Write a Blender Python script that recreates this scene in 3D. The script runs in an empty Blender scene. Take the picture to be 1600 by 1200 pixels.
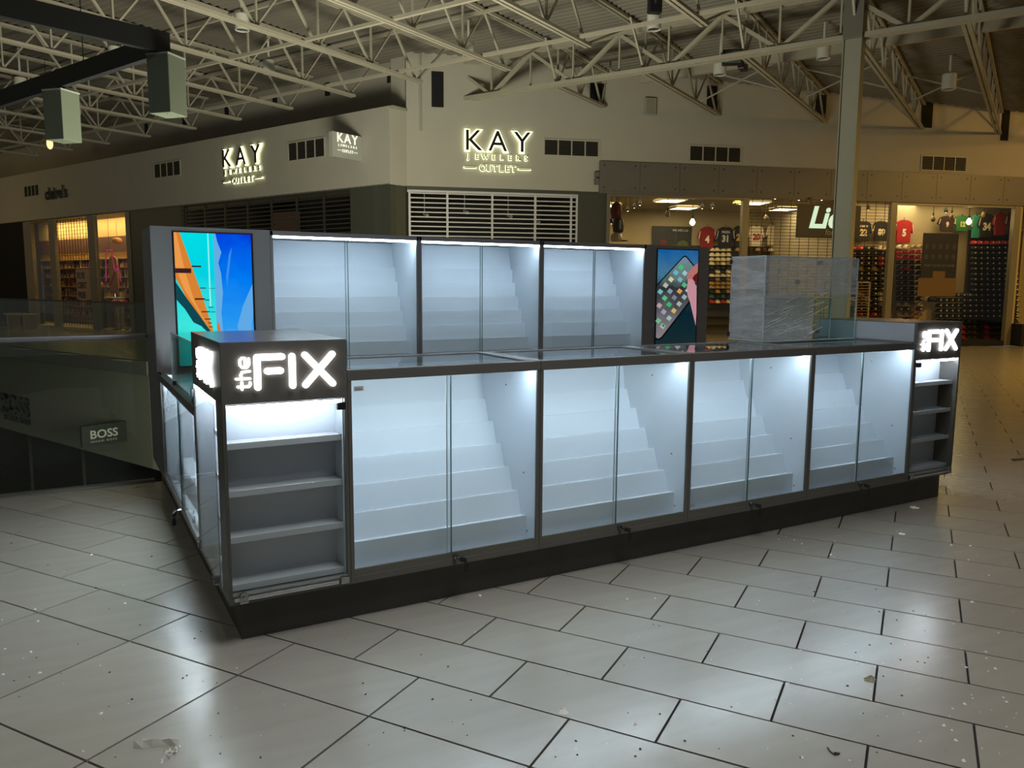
import bpy, bmesh, math, random
from mathutils import Vector, Matrix
random.seed(7)
PI = math.pi; R = math.radians
sc = bpy.context.scene
C = sc.collection
# ------------------------------------------------------------------ camera
F_PX, PITCH, ROLL, YAW = 1233.867, .124, .006, .514
CAM = Vector((-.497, -3.116, 1.42))
fw = Vector((math.sin(YAW)*math.cos(PITCH), math.cos(YAW)*math.cos(PITCH), -math.sin(PITCH)))
rt = Vector((math.cos(YAW), -math.sin(YAW), 0)); up = rt.cross(fw)
rt2 = math.cos(ROLL)*rt + math.sin(ROLL)*up; up2 = -math.sin(ROLL)*rt + math.cos(ROLL)*up
cd = bpy.data.cameras.new('camera'); cam = bpy.data.objects.new('camera', cd); C.objects.link(cam)
cd.sensor_fit = 'HORIZONTAL'; cd.sensor_width = 36; cd.lens = 36*F_PX/1600; cd.clip_start = .05; cd.clip_end = 200
M = Matrix((rt2, up2, -fw)).transposed().to_4x4(); M.translation = CAM
cam.matrix_world = M; sc.camera = cam
def ray(u, v): return fw + rt2*(u-800)/F_PX - up2*(v-600)/F_PX
def onz(u, v, z):
    d = ray(u, v); return CAM + d*((z-CAM.z)/d.z)
# ------------------------------------------------------------------ world, lights, exposure
w = bpy.data.worlds.new('night'); sc.world = w; w.use_nodes = True
w.node_tree.nodes['Background'].inputs[0].default_value = (.80, .84, .74, 1)
w.node_tree.nodes['Background'].inputs[1].default_value = .10
def area(name, loc, rot, size, energy, col, sy=None):
    l = bpy.data.lights.new(name, 'AREA'); l.energy = energy; l.color = col; l.size = size
    if sy: l.shape = 'RECTANGLE'; l.size_y = sy
    o = bpy.data.objects.new(name, l); o.location = loc; o.rotation_euler = rot; C.objects.link(o); return o
area('floor_fill', (1.2, -1.2, 3.7), (0, 0, 0), 1.2, 78, (.97, .985, 1), 1.6)  # unseen overhead fill, added to brighten the floor before the kiosk
area('lower_level_fill', (2.5, 4.9, -.45), (R(118), 0, R(-14)), 3.0, 620, (1, .96, .74), 2.0)  # unseen fill in the atrium opening, added to brighten the KAY wall
area('lower_level_fill', (2.2, 6.5, -.5), (R(180), 0, 0), 2.4, 190, (1, .95, .76), 3)  # unseen upward fill, added to light the ceiling and upper walls
area('lower_wall_fill', (-1.5, 6.5, -.6), (R(62), 0, R(-12)), 1.2, 22, (1, .95, .75), 1)  # unseen fill, added to lift the lower level wall
area('floor_fill', (-3.2, .6, 5.6), (R(8), R(-8), 0), 1.6, 30, (1, .97, .90))  # second unseen fill, added high over the floor on the left
area('amber_fill', (20.5, 1.5, 5.5), (R(45), R(10), 0), 1.0, 260, (1, .56, .14))  # unseen warm fill, added beyond the right edge to tint the wall
area('amber_fill', (15.5, .6, 4.4), (0, 0, 0), 2.0, 520, (1, .58, .12))  # unseen warm fill, added to turn the right-hand floor amber
area('amber_fill', (-8.0, 27, 4.2), (R(20), R(-50), 0), 1.6, 60, (1, .68, .28))  # small unseen warm fill, added for the far left fascia
sc.view_settings.view_transform = 'Standard'; sc.view_settings.look = 'None'
sc.view_settings.exposure = 0; sc.view_settings.gamma = 1; sc.view_settings.use_curve_mapping = False
cy = sc.cycles
cy.use_denoising = True
try: cy.denoiser = 'OPENIMAGEDENOISE'
except Exception: pass
cy.max_bounces = 7; cy.diffuse_bounces = 4; cy.glossy_bounces = 4; cy.transparent_max_bounces = 24
cy.sample_clamp_indirect = 4; cy.caustics_reflective = False; cy.caustics_refractive = False
cy.use_light_tree = True
# ------------------------------------------------------------------ helpers
ALLW = {}
def tag(o, label=None, cat=None, group=None, kind=None):
    if label: o['label'] = label
    if cat: o['category'] = cat
    if group: o['group'] = group
    if kind: o['kind'] = kind
    return o
def thing(name, label, cat, loc=(0, 0, 0), rz=0, group=None, parent_kind=None):
    o = bpy.data.objects.new(name, None); C.objects.link(o); o.location = loc; o.rotation_euler = (0, 0, rz)
    o.empty_display_size = .1
    return tag(o, label, cat, group, parent_kind)
class MB:
    def __init__(s): s.v = []; s.f = []
    def add(s, vs, fs):
        n = len(s.v); s.v += [tuple(p) for p in vs]; s.f += [tuple(i+n for i in f) for f in fs]; return s
    def box(s, x0, x1, y0, y1, z0, z1):
        vs = [(x0,y0,z0),(x1,y0,z0),(x1,y1,z0),(x0,y1,z0),(x0,y0,z1),(x1,y0,z1),(x1,y1,z1),(x0,y1,z1)]
        return s.add(vs, [(0,3,2,1),(4,5,6,7),(0,1,5,4),(1,2,6,5),(2,3,7,6),(3,0,4,7)])
    def bar(s, p, q, w, h=None, upv=(0, 0, 1)):
        h = h or w; p = Vector(p); q = Vector(q); d = (q-p).normalized(); u = Vector(upv)
        if abs(d.dot(u)) > .98: u = Vector((1, 0, 0))
        a = d.cross(u).normalized(); b = a.cross(d).normalized()
        vs = [pt + a*(i*w/2) + b*(j*h/2) for pt in (p, q) for i, j in ((-1,-1),(1,-1),(1,1),(-1,1))]
        return s.add(vs, [(0,1,2,3),(7,6,5,4),(0,4,5,1),(1,5,6,2),(2,6,7,3),(3,7,4,0)])
    def tube(s, p, q, r, n=10, r2=None):
        r2 = r if r2 is None else r2
        p = Vector(p); q = Vector(q); d = (q-p).normalized(); u = Vector((0, 0, 1))
        if abs(d.dot(u)) > .98: u = Vector((1, 0, 0))
        a = d.cross(u).normalized(); b = a.cross(d).normalized()
        vs = [p + (a*math.cos(2*PI*i/n)+b*math.sin(2*PI*i/n))*r for i in range(n)] + [q + (a*math.cos(2*PI*i/n)+b*math.sin(2*PI*i/n))*r2 for i in range(n)]
        fs = [(i, (i+1) % n, (i+1) % n+n, i+n) for i in range(n)] + [tuple(range(n))[::-1], tuple(range(n, 2*n))]
        return s.add(vs, fs)
    def lathe(s, prof, n=16, c=(0, 0, 0)):
        vs = []; fs = []
        for r, z in prof:
            for i in range(n): vs.append((c[0]+r*math.cos(2*PI*i/n), c[1]+r*math.sin(2*PI*i/n), c[2]+z))
        for k in range(len(prof)-1):
            for i in range(n):
                j = (i+1) % n; fs.append((k*n+i, k*n+j, (k+1)*n+j, (k+1)*n+i))
        fs.append(tuple(range(n))[::-1]); fs.append(tuple(range((len(prof)-1)*n, len(prof)*n)))
        return s.add(vs, fs)
    def prism(s, pts, lo, hi, ax='z'):
        n = len(pts)
        def P(a, b, c): return {'z': (a, b, c), 'x': (c, a, b), 'y': (a, c, b)}[ax]
        vs = [P(a, b, lo) for a, b in pts] + [P(a, b, hi) for a, b in pts]
        return s.add(vs, [tuple(range(n))[::-1], tuple(range(n, 2*n))] + [(i, (i+1) % n, (i+1) % n+n, i+n) for i in range(n)])
    def build(s, name, mat, parent=None, bevel=0, smooth=False, loc=None, rz=0):
        me = bpy.data.meshes.new(name); me.from_pydata(s.v, [], s.f)
        bm = bmesh.new(); bm.from_mesh(me); bmesh.ops.recalc_face_normals(bm, faces=bm.faces); bm.to_mesh(me); bm.free()
        me.materials.append(mat)
        if smooth: me.polygons.foreach_set('use_smooth', [True]*len(me.polygons))
        o = bpy.data.objects.new(name, me); C.objects.link(o)
        if parent: o.parent = parent
        if loc is not None: o.location = loc
        if rz: o.rotation_euler = (0, 0, rz)
        if bevel:
            m = o.modifiers.new('bevel', 'BEVEL'); m.width = bevel; m.segments = 2; m.limit_method = 'ANGLE'
        return o
def Bx(x0, x1, y0, y1, z0, z1): return MB().box(x0, x1, y0, y1, z0, z1)
def dup(root, loc, rz=None, label=None, group=None):
    r = root.copy(); C.objects.link(r); r.location = loc
    if rz is not None: r.rotation_euler = (0, 0, rz)
    if label: r['label'] = label
    if group: r['group'] = group
    for ch in list(root.children):
        c = ch.copy(); C.objects.link(c); c.parent = r
        for g in list(ch.children):
            d = g.copy(); C.objects.link(d); d.parent = c
    return r
# ------------------------------------------------------------------ materials
def mat(name, col, rough=.5, metal=0, spec=.5, noise=0, nscale=8, bump=0, bscale=60, emit=None, es=0, coat=0, stretch=None):
    m = bpy.data.materials.new(name); m.use_nodes = True; nt = m.node_tree; b = nt.nodes['Principled BSDF']
    b.inputs['Base Color'].default_value = (*col, 1); b.inputs['Roughness'].default_value = rough
    b.inputs['Metallic'].default_value = metal; b.inputs['Specular IOR Level'].default_value = spec
    b.inputs['Coat Weight'].default_value = coat
    tc = nt.nodes.new('ShaderNodeTexCoord'); mp = nt.nodes.new('ShaderNodeMapping'); nt.links.new(tc.outputs['Object'], mp.inputs[0])
    if stretch: mp.inputs['Scale'].default_value = stretch
    nz = nt.nodes.new('ShaderNodeTexNoise'); nz.inputs['Scale'].default_value = nscale; nz.inputs['Detail'].default_value = 5
    nt.links.new(mp.outputs[0], nz.inputs['Vector'])
    if noise:
        r = nt.nodes.new('ShaderNodeValToRGB'); r.color_ramp.elements[0].position = .3; r.color_ramp.elements[1].position = .7
        r.color_ramp.elements[0].color = (*[c*(1-noise) for c in col], 1); r.color_ramp.elements[1].color = (*[min(1, c*(1+noise)) for c in col], 1)
        nt.links.new(nz.outputs['Fac'], r.inputs[0]); nt.links.new(r.outputs[0], b.inputs['Base Color'])
    if bump:
        n2 = nt.nodes.new('ShaderNodeTexNoise'); n2.inputs['Scale'].default_value = bscale; nt.links.new(mp.outputs[0], n2.inputs['Vector'])
        bp = nt.nodes.new('ShaderNodeBump'); bp.inputs['Strength'].default_value = bump; bp.inputs['Distance'].default_value = .01
        nt.links.new(n2.outputs['Fac'], bp.inputs['Height']); nt.links.new(bp.outputs[0], b.inputs['Normal'])
    if emit:
        b.inputs['Emission Color'].default_value = (*emit, 1); b.inputs['Emission Strength'].default_value = es
    return m
def lin(r, g, b): return tuple(((c/255)/12.92 if c/255 <= .04045 else (((c/255)+.055)/1.055)**2.4) for c in (r, g, b))
def glow(name, col, s): return mat(name, (0, 0, 0), 1, spec=0, emit=col, es=s)
def glassm(name, tint=(.96, .985, .975), ior=1.45, rough=0):
    m = bpy.data.materials.new(name); m.use_nodes = True; nt = m.node_tree; nt.nodes.clear()
    o = nt.nodes.new('ShaderNodeOutputMaterial'); mx = nt.nodes.new('ShaderNodeMixShader'); t = nt.nodes.new('ShaderNodeBsdfTransparent')
    g = nt.nodes.new('ShaderNodeBsdfGlossy'); lwt = nt.nodes.new('ShaderNodeLayerWeight'); lwt.inputs[0].default_value = .5
    pw = nt.nodes.new('ShaderNodeMath'); pw.operation = 'POWER'; pw.inputs[1].default_value = 5; f0 = ((ior-1)/(ior+1))**2
    f = nt.nodes.new('ShaderNodeMath'); f.operation = 'MULTIPLY_ADD'; f.inputs[1].default_value = 1-f0; f.inputs[2].default_value = f0
    nt.links.new(lwt.outputs['Facing'], pw.inputs[0]); nt.links.new(pw.outputs[0], f.inputs[0])
    t.inputs[0].default_value = (*tint, 1); g.inputs['Roughness'].default_value = rough
    nt.links.new(f.outputs[0], mx.inputs[0]); nt.links.new(t.outputs[0], mx.inputs[1]); nt.links.new(g.outputs[0], mx.inputs[2]); nt.links.new(mx.outputs[0], o.inputs[0])
    return m
G_DOOR = glassm('glass_clear'); G_TOP = glassm('glass_counter', (.93, .97, .96), 1.55); G_RAIL = glassm('glass_railing', (.80, .86, .82), 1.5)
G_SHOP = glassm('glass_shop', (.93, .93, .91), 1.4)
EDGE = mat('glass_edge', lin(70, 105, 108), .3)
EDGEW = mat('glass_edge_light', lin(170, 185, 185), .3)
LAM = mat('laminate_grey', (.11, .102, .09), .42, noise=.04, nscale=3)
LAMB = mat('laminate_back', (.15, .147, .15), .4, noise=.04, nscale=3)
LITFACE = mat('lit_face_pale', (.40, .44, .49), .4)  # paler tone for a face that light falls on
KICK = mat('toe_kick_dark', (.045, .042, .036), .5, noise=.1)
TOPM = mat('laminate_top', (.16, .16, .16), .22, noise=.03)
WHITE = mat('white_melamine', (.66, .72, .80), .45, noise=.02, nscale=4)
WHITE2 = mat('white_shelf', (.60, .61, .66), .5, noise=.02, nscale=4)
SHBACK = mat('grey_shelf_back', (.62, .61, .68), .5, noise=.04, nscale=4)
ALU = mat('aluminium', (.62, .62, .64), .28, 1, noise=.05, nscale=30)
ALUD = mat('aluminium_dull', (.13, .12, .10), .42, .2)
RAILM = mat('rail_metal', (.30, .30, .32), .42, .8)
CHROME = mat('chrome', (.42, .42, .42), .15, 1)
BLACK = mat('black_plastic', (.008, .008, .01), .4)
LED = glow('led_strip', (.72, .86, 1.0), 72)
LED2 = glow('led_strip_bright', (.80, .90, 1.0), 330)
SIGNW = glow('sign_white', (1, .98, 1), 4.5)
LEDT = glow('led_strip_tower', (.80, .88, 1.0), 76)
# tile
def tile_mat():
    m = mat('porcelain_tile', lin(158, 154, 143), .3, noise=.05, nscale=2.2, stretch=(1, 6, 1), coat=1); nt = m.node_tree; b = nt.nodes['Principled BSDF']; b.inputs['Coat IOR'].default_value = 1.8; b.inputs['Coat Roughness'].default_value = .27
    src = b.inputs['Base Color'].links[0].from_socket
    oi = nt.nodes.new('ShaderNodeObjectInfo'); mr = nt.nodes.new('ShaderNodeMapRange'); mr.inputs[3].default_value = .93; mr.inputs[4].default_value = 1.05
    nt.links.new(oi.outputs['Random'], mr.inputs[0])
    mm = nt.nodes.new('ShaderNodeVectorMath'); mm.operation = 'SCALE'; nt.links.new(src, mm.inputs[0]); nt.links.new(mr.outputs[0], mm.inputs[3]); nt.links.new(mm.outputs[0], b.inputs['Base Color'])
    n = nt.nodes.new('ShaderNodeTexNoise'); n.inputs['Scale'].default_value = 5; tc = nt.nodes.new('ShaderNodeTexCoord'); nt.links.new(tc.outputs['Object'], n.inputs['Vector'])
    r = nt.nodes.new('ShaderNodeMapRange'); r.inputs[3].default_value = .19; r.inputs[4].default_value = .27; nt.links.new(n.outputs['Fac'], r.inputs[0]); nt.links.new(r.outputs[0], b.inputs['Roughness'])
    return m
TILE = tile_mat(); GROUT = mat('dark_grout', (.02, .019, .017), .9)
# ------------------------------------------------------------------ frames of the building
RW_O = Vector((5.87, 12.67, 0)); RW_A = R(-18)        # right-hand shop wall: x runs along it, +y goes into the shop
LW_O = Vector((5.46, 12.58, 0)); LW_A = R(-66.5)      # left-hand shop wall: x = -distance from the corner, +y into the shop
RF_A = R(26.5)                                        # roof frame: x along the joists
def loc2w(O, A, p): return O + Matrix.Rotation(A, 3, 'Z') @ Vector(p)
def hit(u, v, O, A, y):                               # point of a sight line on the plane y of a frame, in that frame
    Rm = Matrix.Rotation(-A, 3, 'Z'); d = Rm @ ray(u, v); c = Rm @ (CAM-O); return c + d*((y-c.y)/d.y)
def rw(u, v, y=0): return hit(u, v, RW_O, RW_A, y)
def lw(u, v, y=0): return hit(u, v, LW_O, LW_A, y)
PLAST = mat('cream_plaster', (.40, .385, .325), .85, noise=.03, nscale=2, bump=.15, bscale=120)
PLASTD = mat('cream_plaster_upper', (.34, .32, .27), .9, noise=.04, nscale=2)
DGREEN = mat('dark_green_panel', (.055, .06, .045), .5, noise=.05)
DPAN = mat('grey_fascia_panel', (.135, .13, .115), .45, noise=.05, nscale=2)
STEEL = mat('cream_painted_steel', (.36, .335, .265), .55, noise=.05, nscale=5)
DECKM = mat('painted_roof_deck', (.155, .143, .115), .7, noise=.08, nscale=2)
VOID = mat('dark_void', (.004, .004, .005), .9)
MULL = mat('dull_mullion', (.20, .185, .14), .4, .3)
# ------------------------------------------------------------------ floor
fl = tag(bpy.data.objects.new('floor', None), kind='structure'); C.objects.link(fl)
def slab(pts, z0, z1, name, m, parent): return MB().prism(pts, z0, z1).build(name, m, parent)
A_pts = [(-9, -7), (26, -7), (26, 5.9), (RW_O.x, RW_O.y), (5.46, 12.58), (-6.4, 39.85), (-12.1, 39.85)]
# walkable outline: front hall + strip in front of the left-hand shops + area before the right-hand shops, around the atrium opening
slabpts_main = [(-9, -9), (27, -9), (27, 5.5), (5.87, 12.67), (5.46, 12.58), (4.82, 3.06), (-9, 2.86)]
slab(slabpts_main, -.25, -.012, 'grout_bed', GROUT, fl)
walk = [(.76, 12.56), (4.82, 3.76), (5.46, 12.58), (-6.4, 39.85), (-11.3, 38.6)]
slab(walk, -.25, -.012, 'grout_bed', GROUT, fl)
TA = R(-56.7); tt = Vector((math.cos(TA), math.sin(TA))); tn = Vector((-math.sin(TA), math.cos(TA)))
def inpoly(p, poly):
    x, y = p; c = False; n = len(poly)
    for i in range(n):
        x1, y1 = poly[i]; x2, y2 = poly[i-1]
        if (y1 > y) != (y2 > y) and x < (x2-x1)*(y-y1)/(y2-y1)+x1: c = not c
    return c
def clip(poly, a, b):                                 # Sutherland-Hodgman half-plane clip of tile polygons at straight edges
    out = []; n = len(poly); side = lambda p: (b[0]-a[0])*(p[1]-a[1])-(b[1]-a[1])*(p[0]-a[0])
    for i in range(n):
        p, q = poly[i], poly[(i+1) % n]; sp, sq = side(p), side(q)
        if sp >= 0: out.append(p)
        if sp*sq < 0:
            k = sp/(sp-sq); out.append((p[0]+(q[0]-p[0])*k, p[1]+(q[1]-p[1])*k))
    return out
W_, L_ = .297, .594; g = .0041
tiles = []
def tile_at(n0, n1, t0, t1):
    pts = [tn*a + tt*b for a, b in ((n0+g, t0+g), (n0+g, t1-g), (n1-g, t1-g), (n1-g, t0+g))]
    tiles.append([(p.x, p.y) for p in pts])
for j in range(-14, 110):
    if j < 0:
        if j % 2: continue
        n0 = -.152+j*W_; n1 = n0+2*W_; off = -.40
    else:
        n0 = -.152+j*W_; n1 = n0+W_; off = -.40 if j % 2 == 0 else -.107
    for m_ in range(-40, 60): tile_at(n0, n1, off+m_*L_, off+(m_+1)*L_)
near = []; far = []
under = [(.1, .1), (4.6, .1), (4.6, 2.9), (.1, 2.9)]
for T in tiles:
    cx = sum(p[0] for p in T)/4; cyy = sum(p[1] for p in T)/4
    if not (-9 < cx < 27 and -5.5 < cyy < 40): continue
    d = Vector((cx, cyy, 0))-CAM; dep = d.dot(fw)
    lx = d.dot(rt2)
    if dep < .6 or abs(lx)/dep > .80: continue
    edge = cx < 4.9 and 2.3 < cyy < 3.4
    if edge or inpoly((cx, cyy), slabpts_main):
        P = clip(T, (4.82, 3.05), (-9, 2.87)) if edge else T
        if len(P) < 3: continue
        if all(inpoly(p, under) for p in P): continue
        (near if dep < 12 else far).append((dep, P))
    elif inpoly((cx, cyy), walk):
        if dep > 11: far.append((dep, T))
near.sort(key=lambda a: a[0])
far += near[296:]; near = near[:296]
for dep, P in near:
    c = Vector((sum(p[0] for p in P)/len(P), sum(p[1] for p in P)/len(P), 0))
    MB().prism([(p[0]-c.x, p[1]-c.y) for p in P], -.012, random.uniform(-.0004, .0004)).build('tile', TILE, fl, loc=c)
mb = MB()
for dep, P in far: mb.prism(P, -.012, 0)
tag(mb.build('distant_tiles', TILE, fl), kind='stuff')
# edge trim of the opening
MB().bar((-9, 2.93, -.11), (0, 3.06, -.11), .05, .24).build('slab_edge', DPAN, fl)
MB().bar((.76, 12.56, -.115), (-11.3, 38.6, -.115), .06, .25).build('slab_edge', DPAN, fl)
# ------------------------------------------------------------------ kiosk
H_F = 1.073; H_T = 1.199; ZB = .167; XR = 4.708
def steps(parent, x0, x1, pts, zlow, yb, ztop):
    # pts: list of (nose_y, nose_z); each step a board of its own
    for k, (ny, nz) in enumerate(pts):
        yl = (pts[k-1][0]+.048 if k else ny); zl = (pts[k-1][1]-.008 if k else zlow)
        prof = [(yl, zl), (ny, nz), (ny+.05, nz-.008), (ny+.06, nz-.02), (yl+.02, zl-.01)]
        MB().prism(prof, x0, x1, 'x').build('display_step', WHITE, parent, bevel=.0012)
def keylock(parent, x, y, z, axis='x'):
    """cam lock with a black-headed key and a tag hanging under it"""
    s = -1
    if axis == 'x': q = lambda a, b, c: (x+a, y+b, z+c)
    else: q = lambda a, b, c: (x+b, y-a, z+c)
    l = MB().tube(q(0, .004, 0), q(0, -.016, 0), .010, 12).tube(q(0, -.016, 0), q(0, -.021, 0), .007, 12).build('cam_lock', CHROME, parent)
    k = MB().tube(q(0, -.02, 0), q(.012, -.034, -.004), .0045, 8).bar(q(.010, -.033, -.003), q(.036, -.046, -.012), .011, .020).build('key', BLACK, l)
    MB().bar(q(.038, -.045, -.028), q(.039, -.045, -.068), .017, .005, (0, 1, 0)).tube(q(.037, -.045, -.014), q(.038, -.045, -.030), .0022, 6).build('key_tag', BLACK, l)
def front_case(name, label, x0, x1, xm, group):
    t = thing(name, label, 'display case', (x0, 0, 0), 0, group); W = x1-x0; xm -= x0; D = .60; fr = .0175; B = .0012
    Bx(.002, fr, .012, D, ZB, H_F-.045).build('side_panel', WHITE, t)
    Bx(W-fr, W-.002, .012, D, ZB, H_F-.045).build('side_panel', WHITE, t)
    Bx(.001, fr, 0, .014, ZB, H_F-.02).build('front_stile', LAM, t, bevel=B)
    Bx(W-fr, W-.001, 0, .014, ZB, H_F-.02).build('front_stile', LAM, t, bevel=B)
    Bx(fr, W-fr, 0, .02, ZB, .196).build('bottom_rail', LAM, t, bevel=B)
    Bx(.001, W-.001, -.002, .045, H_F-.043, H_F).build('top_rail', LAM, t, bevel=B)
    Bx(fr, W-fr, .0205, D, ZB, .19).build('floor_panel', WHITE, t)
    Bx(fr, W-fr, D-.012, D, .19, H_F-.05).build('back_panel', WHITE, t)
    mb = MB(); mb.box(.001, .045, .045, D-.04, H_F-.03, H_F); mb.box(W-.045, W-.001, .045, D-.04, H_F-.03, H_F); mb.box(.001, W-.001, D-.04, D, H_F-.03, H_F)
    mb.build('top_frame', TOPM, t, bevel=B)
    Bx(.03, W-.03, .03, D-.03, H_F-.012, H_F-.005).build('glass_top', G_TOP, t)
    # sliding doors in an aluminium track
    tr = MB(); tr.box(fr, W-fr, .002, .022, .196, .204); tr.box(fr, W-fr, .002, .004, .204, .226); tr.build('door_track', ALUD, t)
    tr = Bx(fr, W-fr, .004, .024, .204, .222).build('door_channel', ALUD, t, bevel=.001)
    a = Bx(fr, xm+.012, .016, .021, .206, 1.028).build('sliding_door', G_DOOR, t)
    Bx(xm+.010, xm+.0135, .015, .0215, .206, 1.028).build('pane_edge', EDGE, a)
    b = Bx(xm-.012, W-fr, .007, .012, .206, 1.028).build('sliding_door', G_DOOR, t)
    Bx(xm-.0135, xm-.010, .0065, .0125, .206, 1.028).build('pane_edge', EDGEW, b)
    MB().box(fr+.004, W-fr-.004, .047, .060, 1.0245, 1.0292).build('led_strip', LED, t)
    Bx(fr, W-fr, .0455, .066, 1.0294, 1.036).build('led_channel', ALU, t)
    pts = [(.092+.0865*k, .315+.103*k) for k in range(6)]
    steps(t, fr, W-fr, pts, .19, .58, .95)
    # slanted back board rising behind the last step
    MB().prism([(.56, .815), (.588, 1.03), (.578, 1.03), (.545, .815)], fr, W-fr, 'x').build('slant_board', WHITE, t)
    # peg holes on the side walls
    for sx in (fr, W-fr-.002):
        for (py, pz) in ((.30, .93), (.08, .24), (.12, .52)):
            MB().tube((sx, py, pz), (sx+.002, py, pz), .0045, 8).build('peg', ALUD, t)
    Bx(0, W, .05, .062, 0, ZB).build('toe_kick', KICK, t)
    keylock(t, xm+.02, .0, .209)
    return t
seams = [(.490, 1.4155, .951, 'widest front display case, right beside the near lit sign tower'),
         (1.4155, 2.345, 1.870, 'front display case between the widest case and the one with a grey sticker'),
         (2.345, 3.273, 2.790, 'front display case with a small grey sticker at the glass bottom corner'),
         (3.273, 4.226, 3.727, 'front display case touching the far right sign tower, under the wrapped glass box')]
cases = []
for i, (a, b, m_, lab) in enumerate(seams):
    cases.append(front_case('display_case', lab, a, b, m_, 'lit display cases along the kiosk front'))
STK = mat('paper_label', (.55, .56, .55), .6); STKG = mat('grey_sticker', (.35, .38, .36), .6); PRN = mat('grey_print', (.25, .26, .26), .7)
st = Bx(.028, .070, .0045, .0062, .985, 1.005).build('price_label', STK, cases[0])
MB().box(.034, .064, .0038, .0044, .990, .993).box(.034, .060, .0038, .0044, .996, .998).build('label_print', PRN, st)
Bx(.025, .055, .0045, .0062, .245, .259).build('sticker', STKG, cases[2])
# sign letters "the FIX"
def capsule(mb, p, q, w, d0, d1, n=5):
    p = Vector(p); q = Vector(q); a = (q-p); a.normalize(); ang = math.atan2(a.y, a.x); pts = []
    for c, s0 in ((q, -90), (p, 90)):
        for i in range(n+1):
            t = ang+R(s0+180*i/n); pts.append((c.x+w/2*math.cos(t), c.y+w/2*math.sin(t)))
    mb.prism(pts, d0, d1, 'y')
def fix_parts(parent, ox, oz, W=.315, H=.132):
    # returned coordinates: u 0..1 over width, v 0..1 over height
    P = lambda u, v: (ox+u*W, oz+v*H)
    def stroke(name, segs, w):
        mb = MB()
        for a, b in segs: capsule(mb, P(*a), P(*b), w, -.012, 0)
        mb.build(name, SIGNW, parent)
    w = .025
    stroke('letter_f', [((0.03, .08), (.03, .91)), ((.03, .91), (.31, .91)), ((.14, .52), (.29, .52))], w)
    stroke('letter_i', [((.425, .08), (.425, .91))], w)
    stroke('letter_x', [((.575, .08), (.90, .93)), ((.575, .93), (.90, .08))], w)
def small_the(parent, ox, oz, h=.128):
    # 'the' rotated 90 degrees anticlockwise: reads bottom to top; word axis = +z
    S = h
    def stroke(name, pts, w=.0085):
        mb = MB()
        for a, b in zip(pts[:-1], pts[1:]):
            if a is None or b is None: continue
            capsule(mb, (ox+a[1]*S, oz+a[0]*S), (ox+b[1]*S, oz+b[0]*S), w, -.012, 0, 4)
        mb.build(name, SIGNW, parent)
    # word coordinates (a along the word, b: 0 = baseline at right ... negative = up of letter, which is left)
    stroke('letter_t', [(.10, -.36), (.10, -.04), (.16, 0), (.22, 0), None, (.02, -.24), (.24, -.24)])
    stroke('letter_h', [(.34, -.40), (.34, 0), None, (.34, -.22), (.44, -.27), (.54, -.22), (.56, 0)])
    stroke('letter_e', [(.94, -.02), (.76, -.02), (.68, -.08), (.68, -.22), (.76, -.28), (.90, -.28), (.96, -.22), (.96, -.13), (.70, -.13)])
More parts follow.
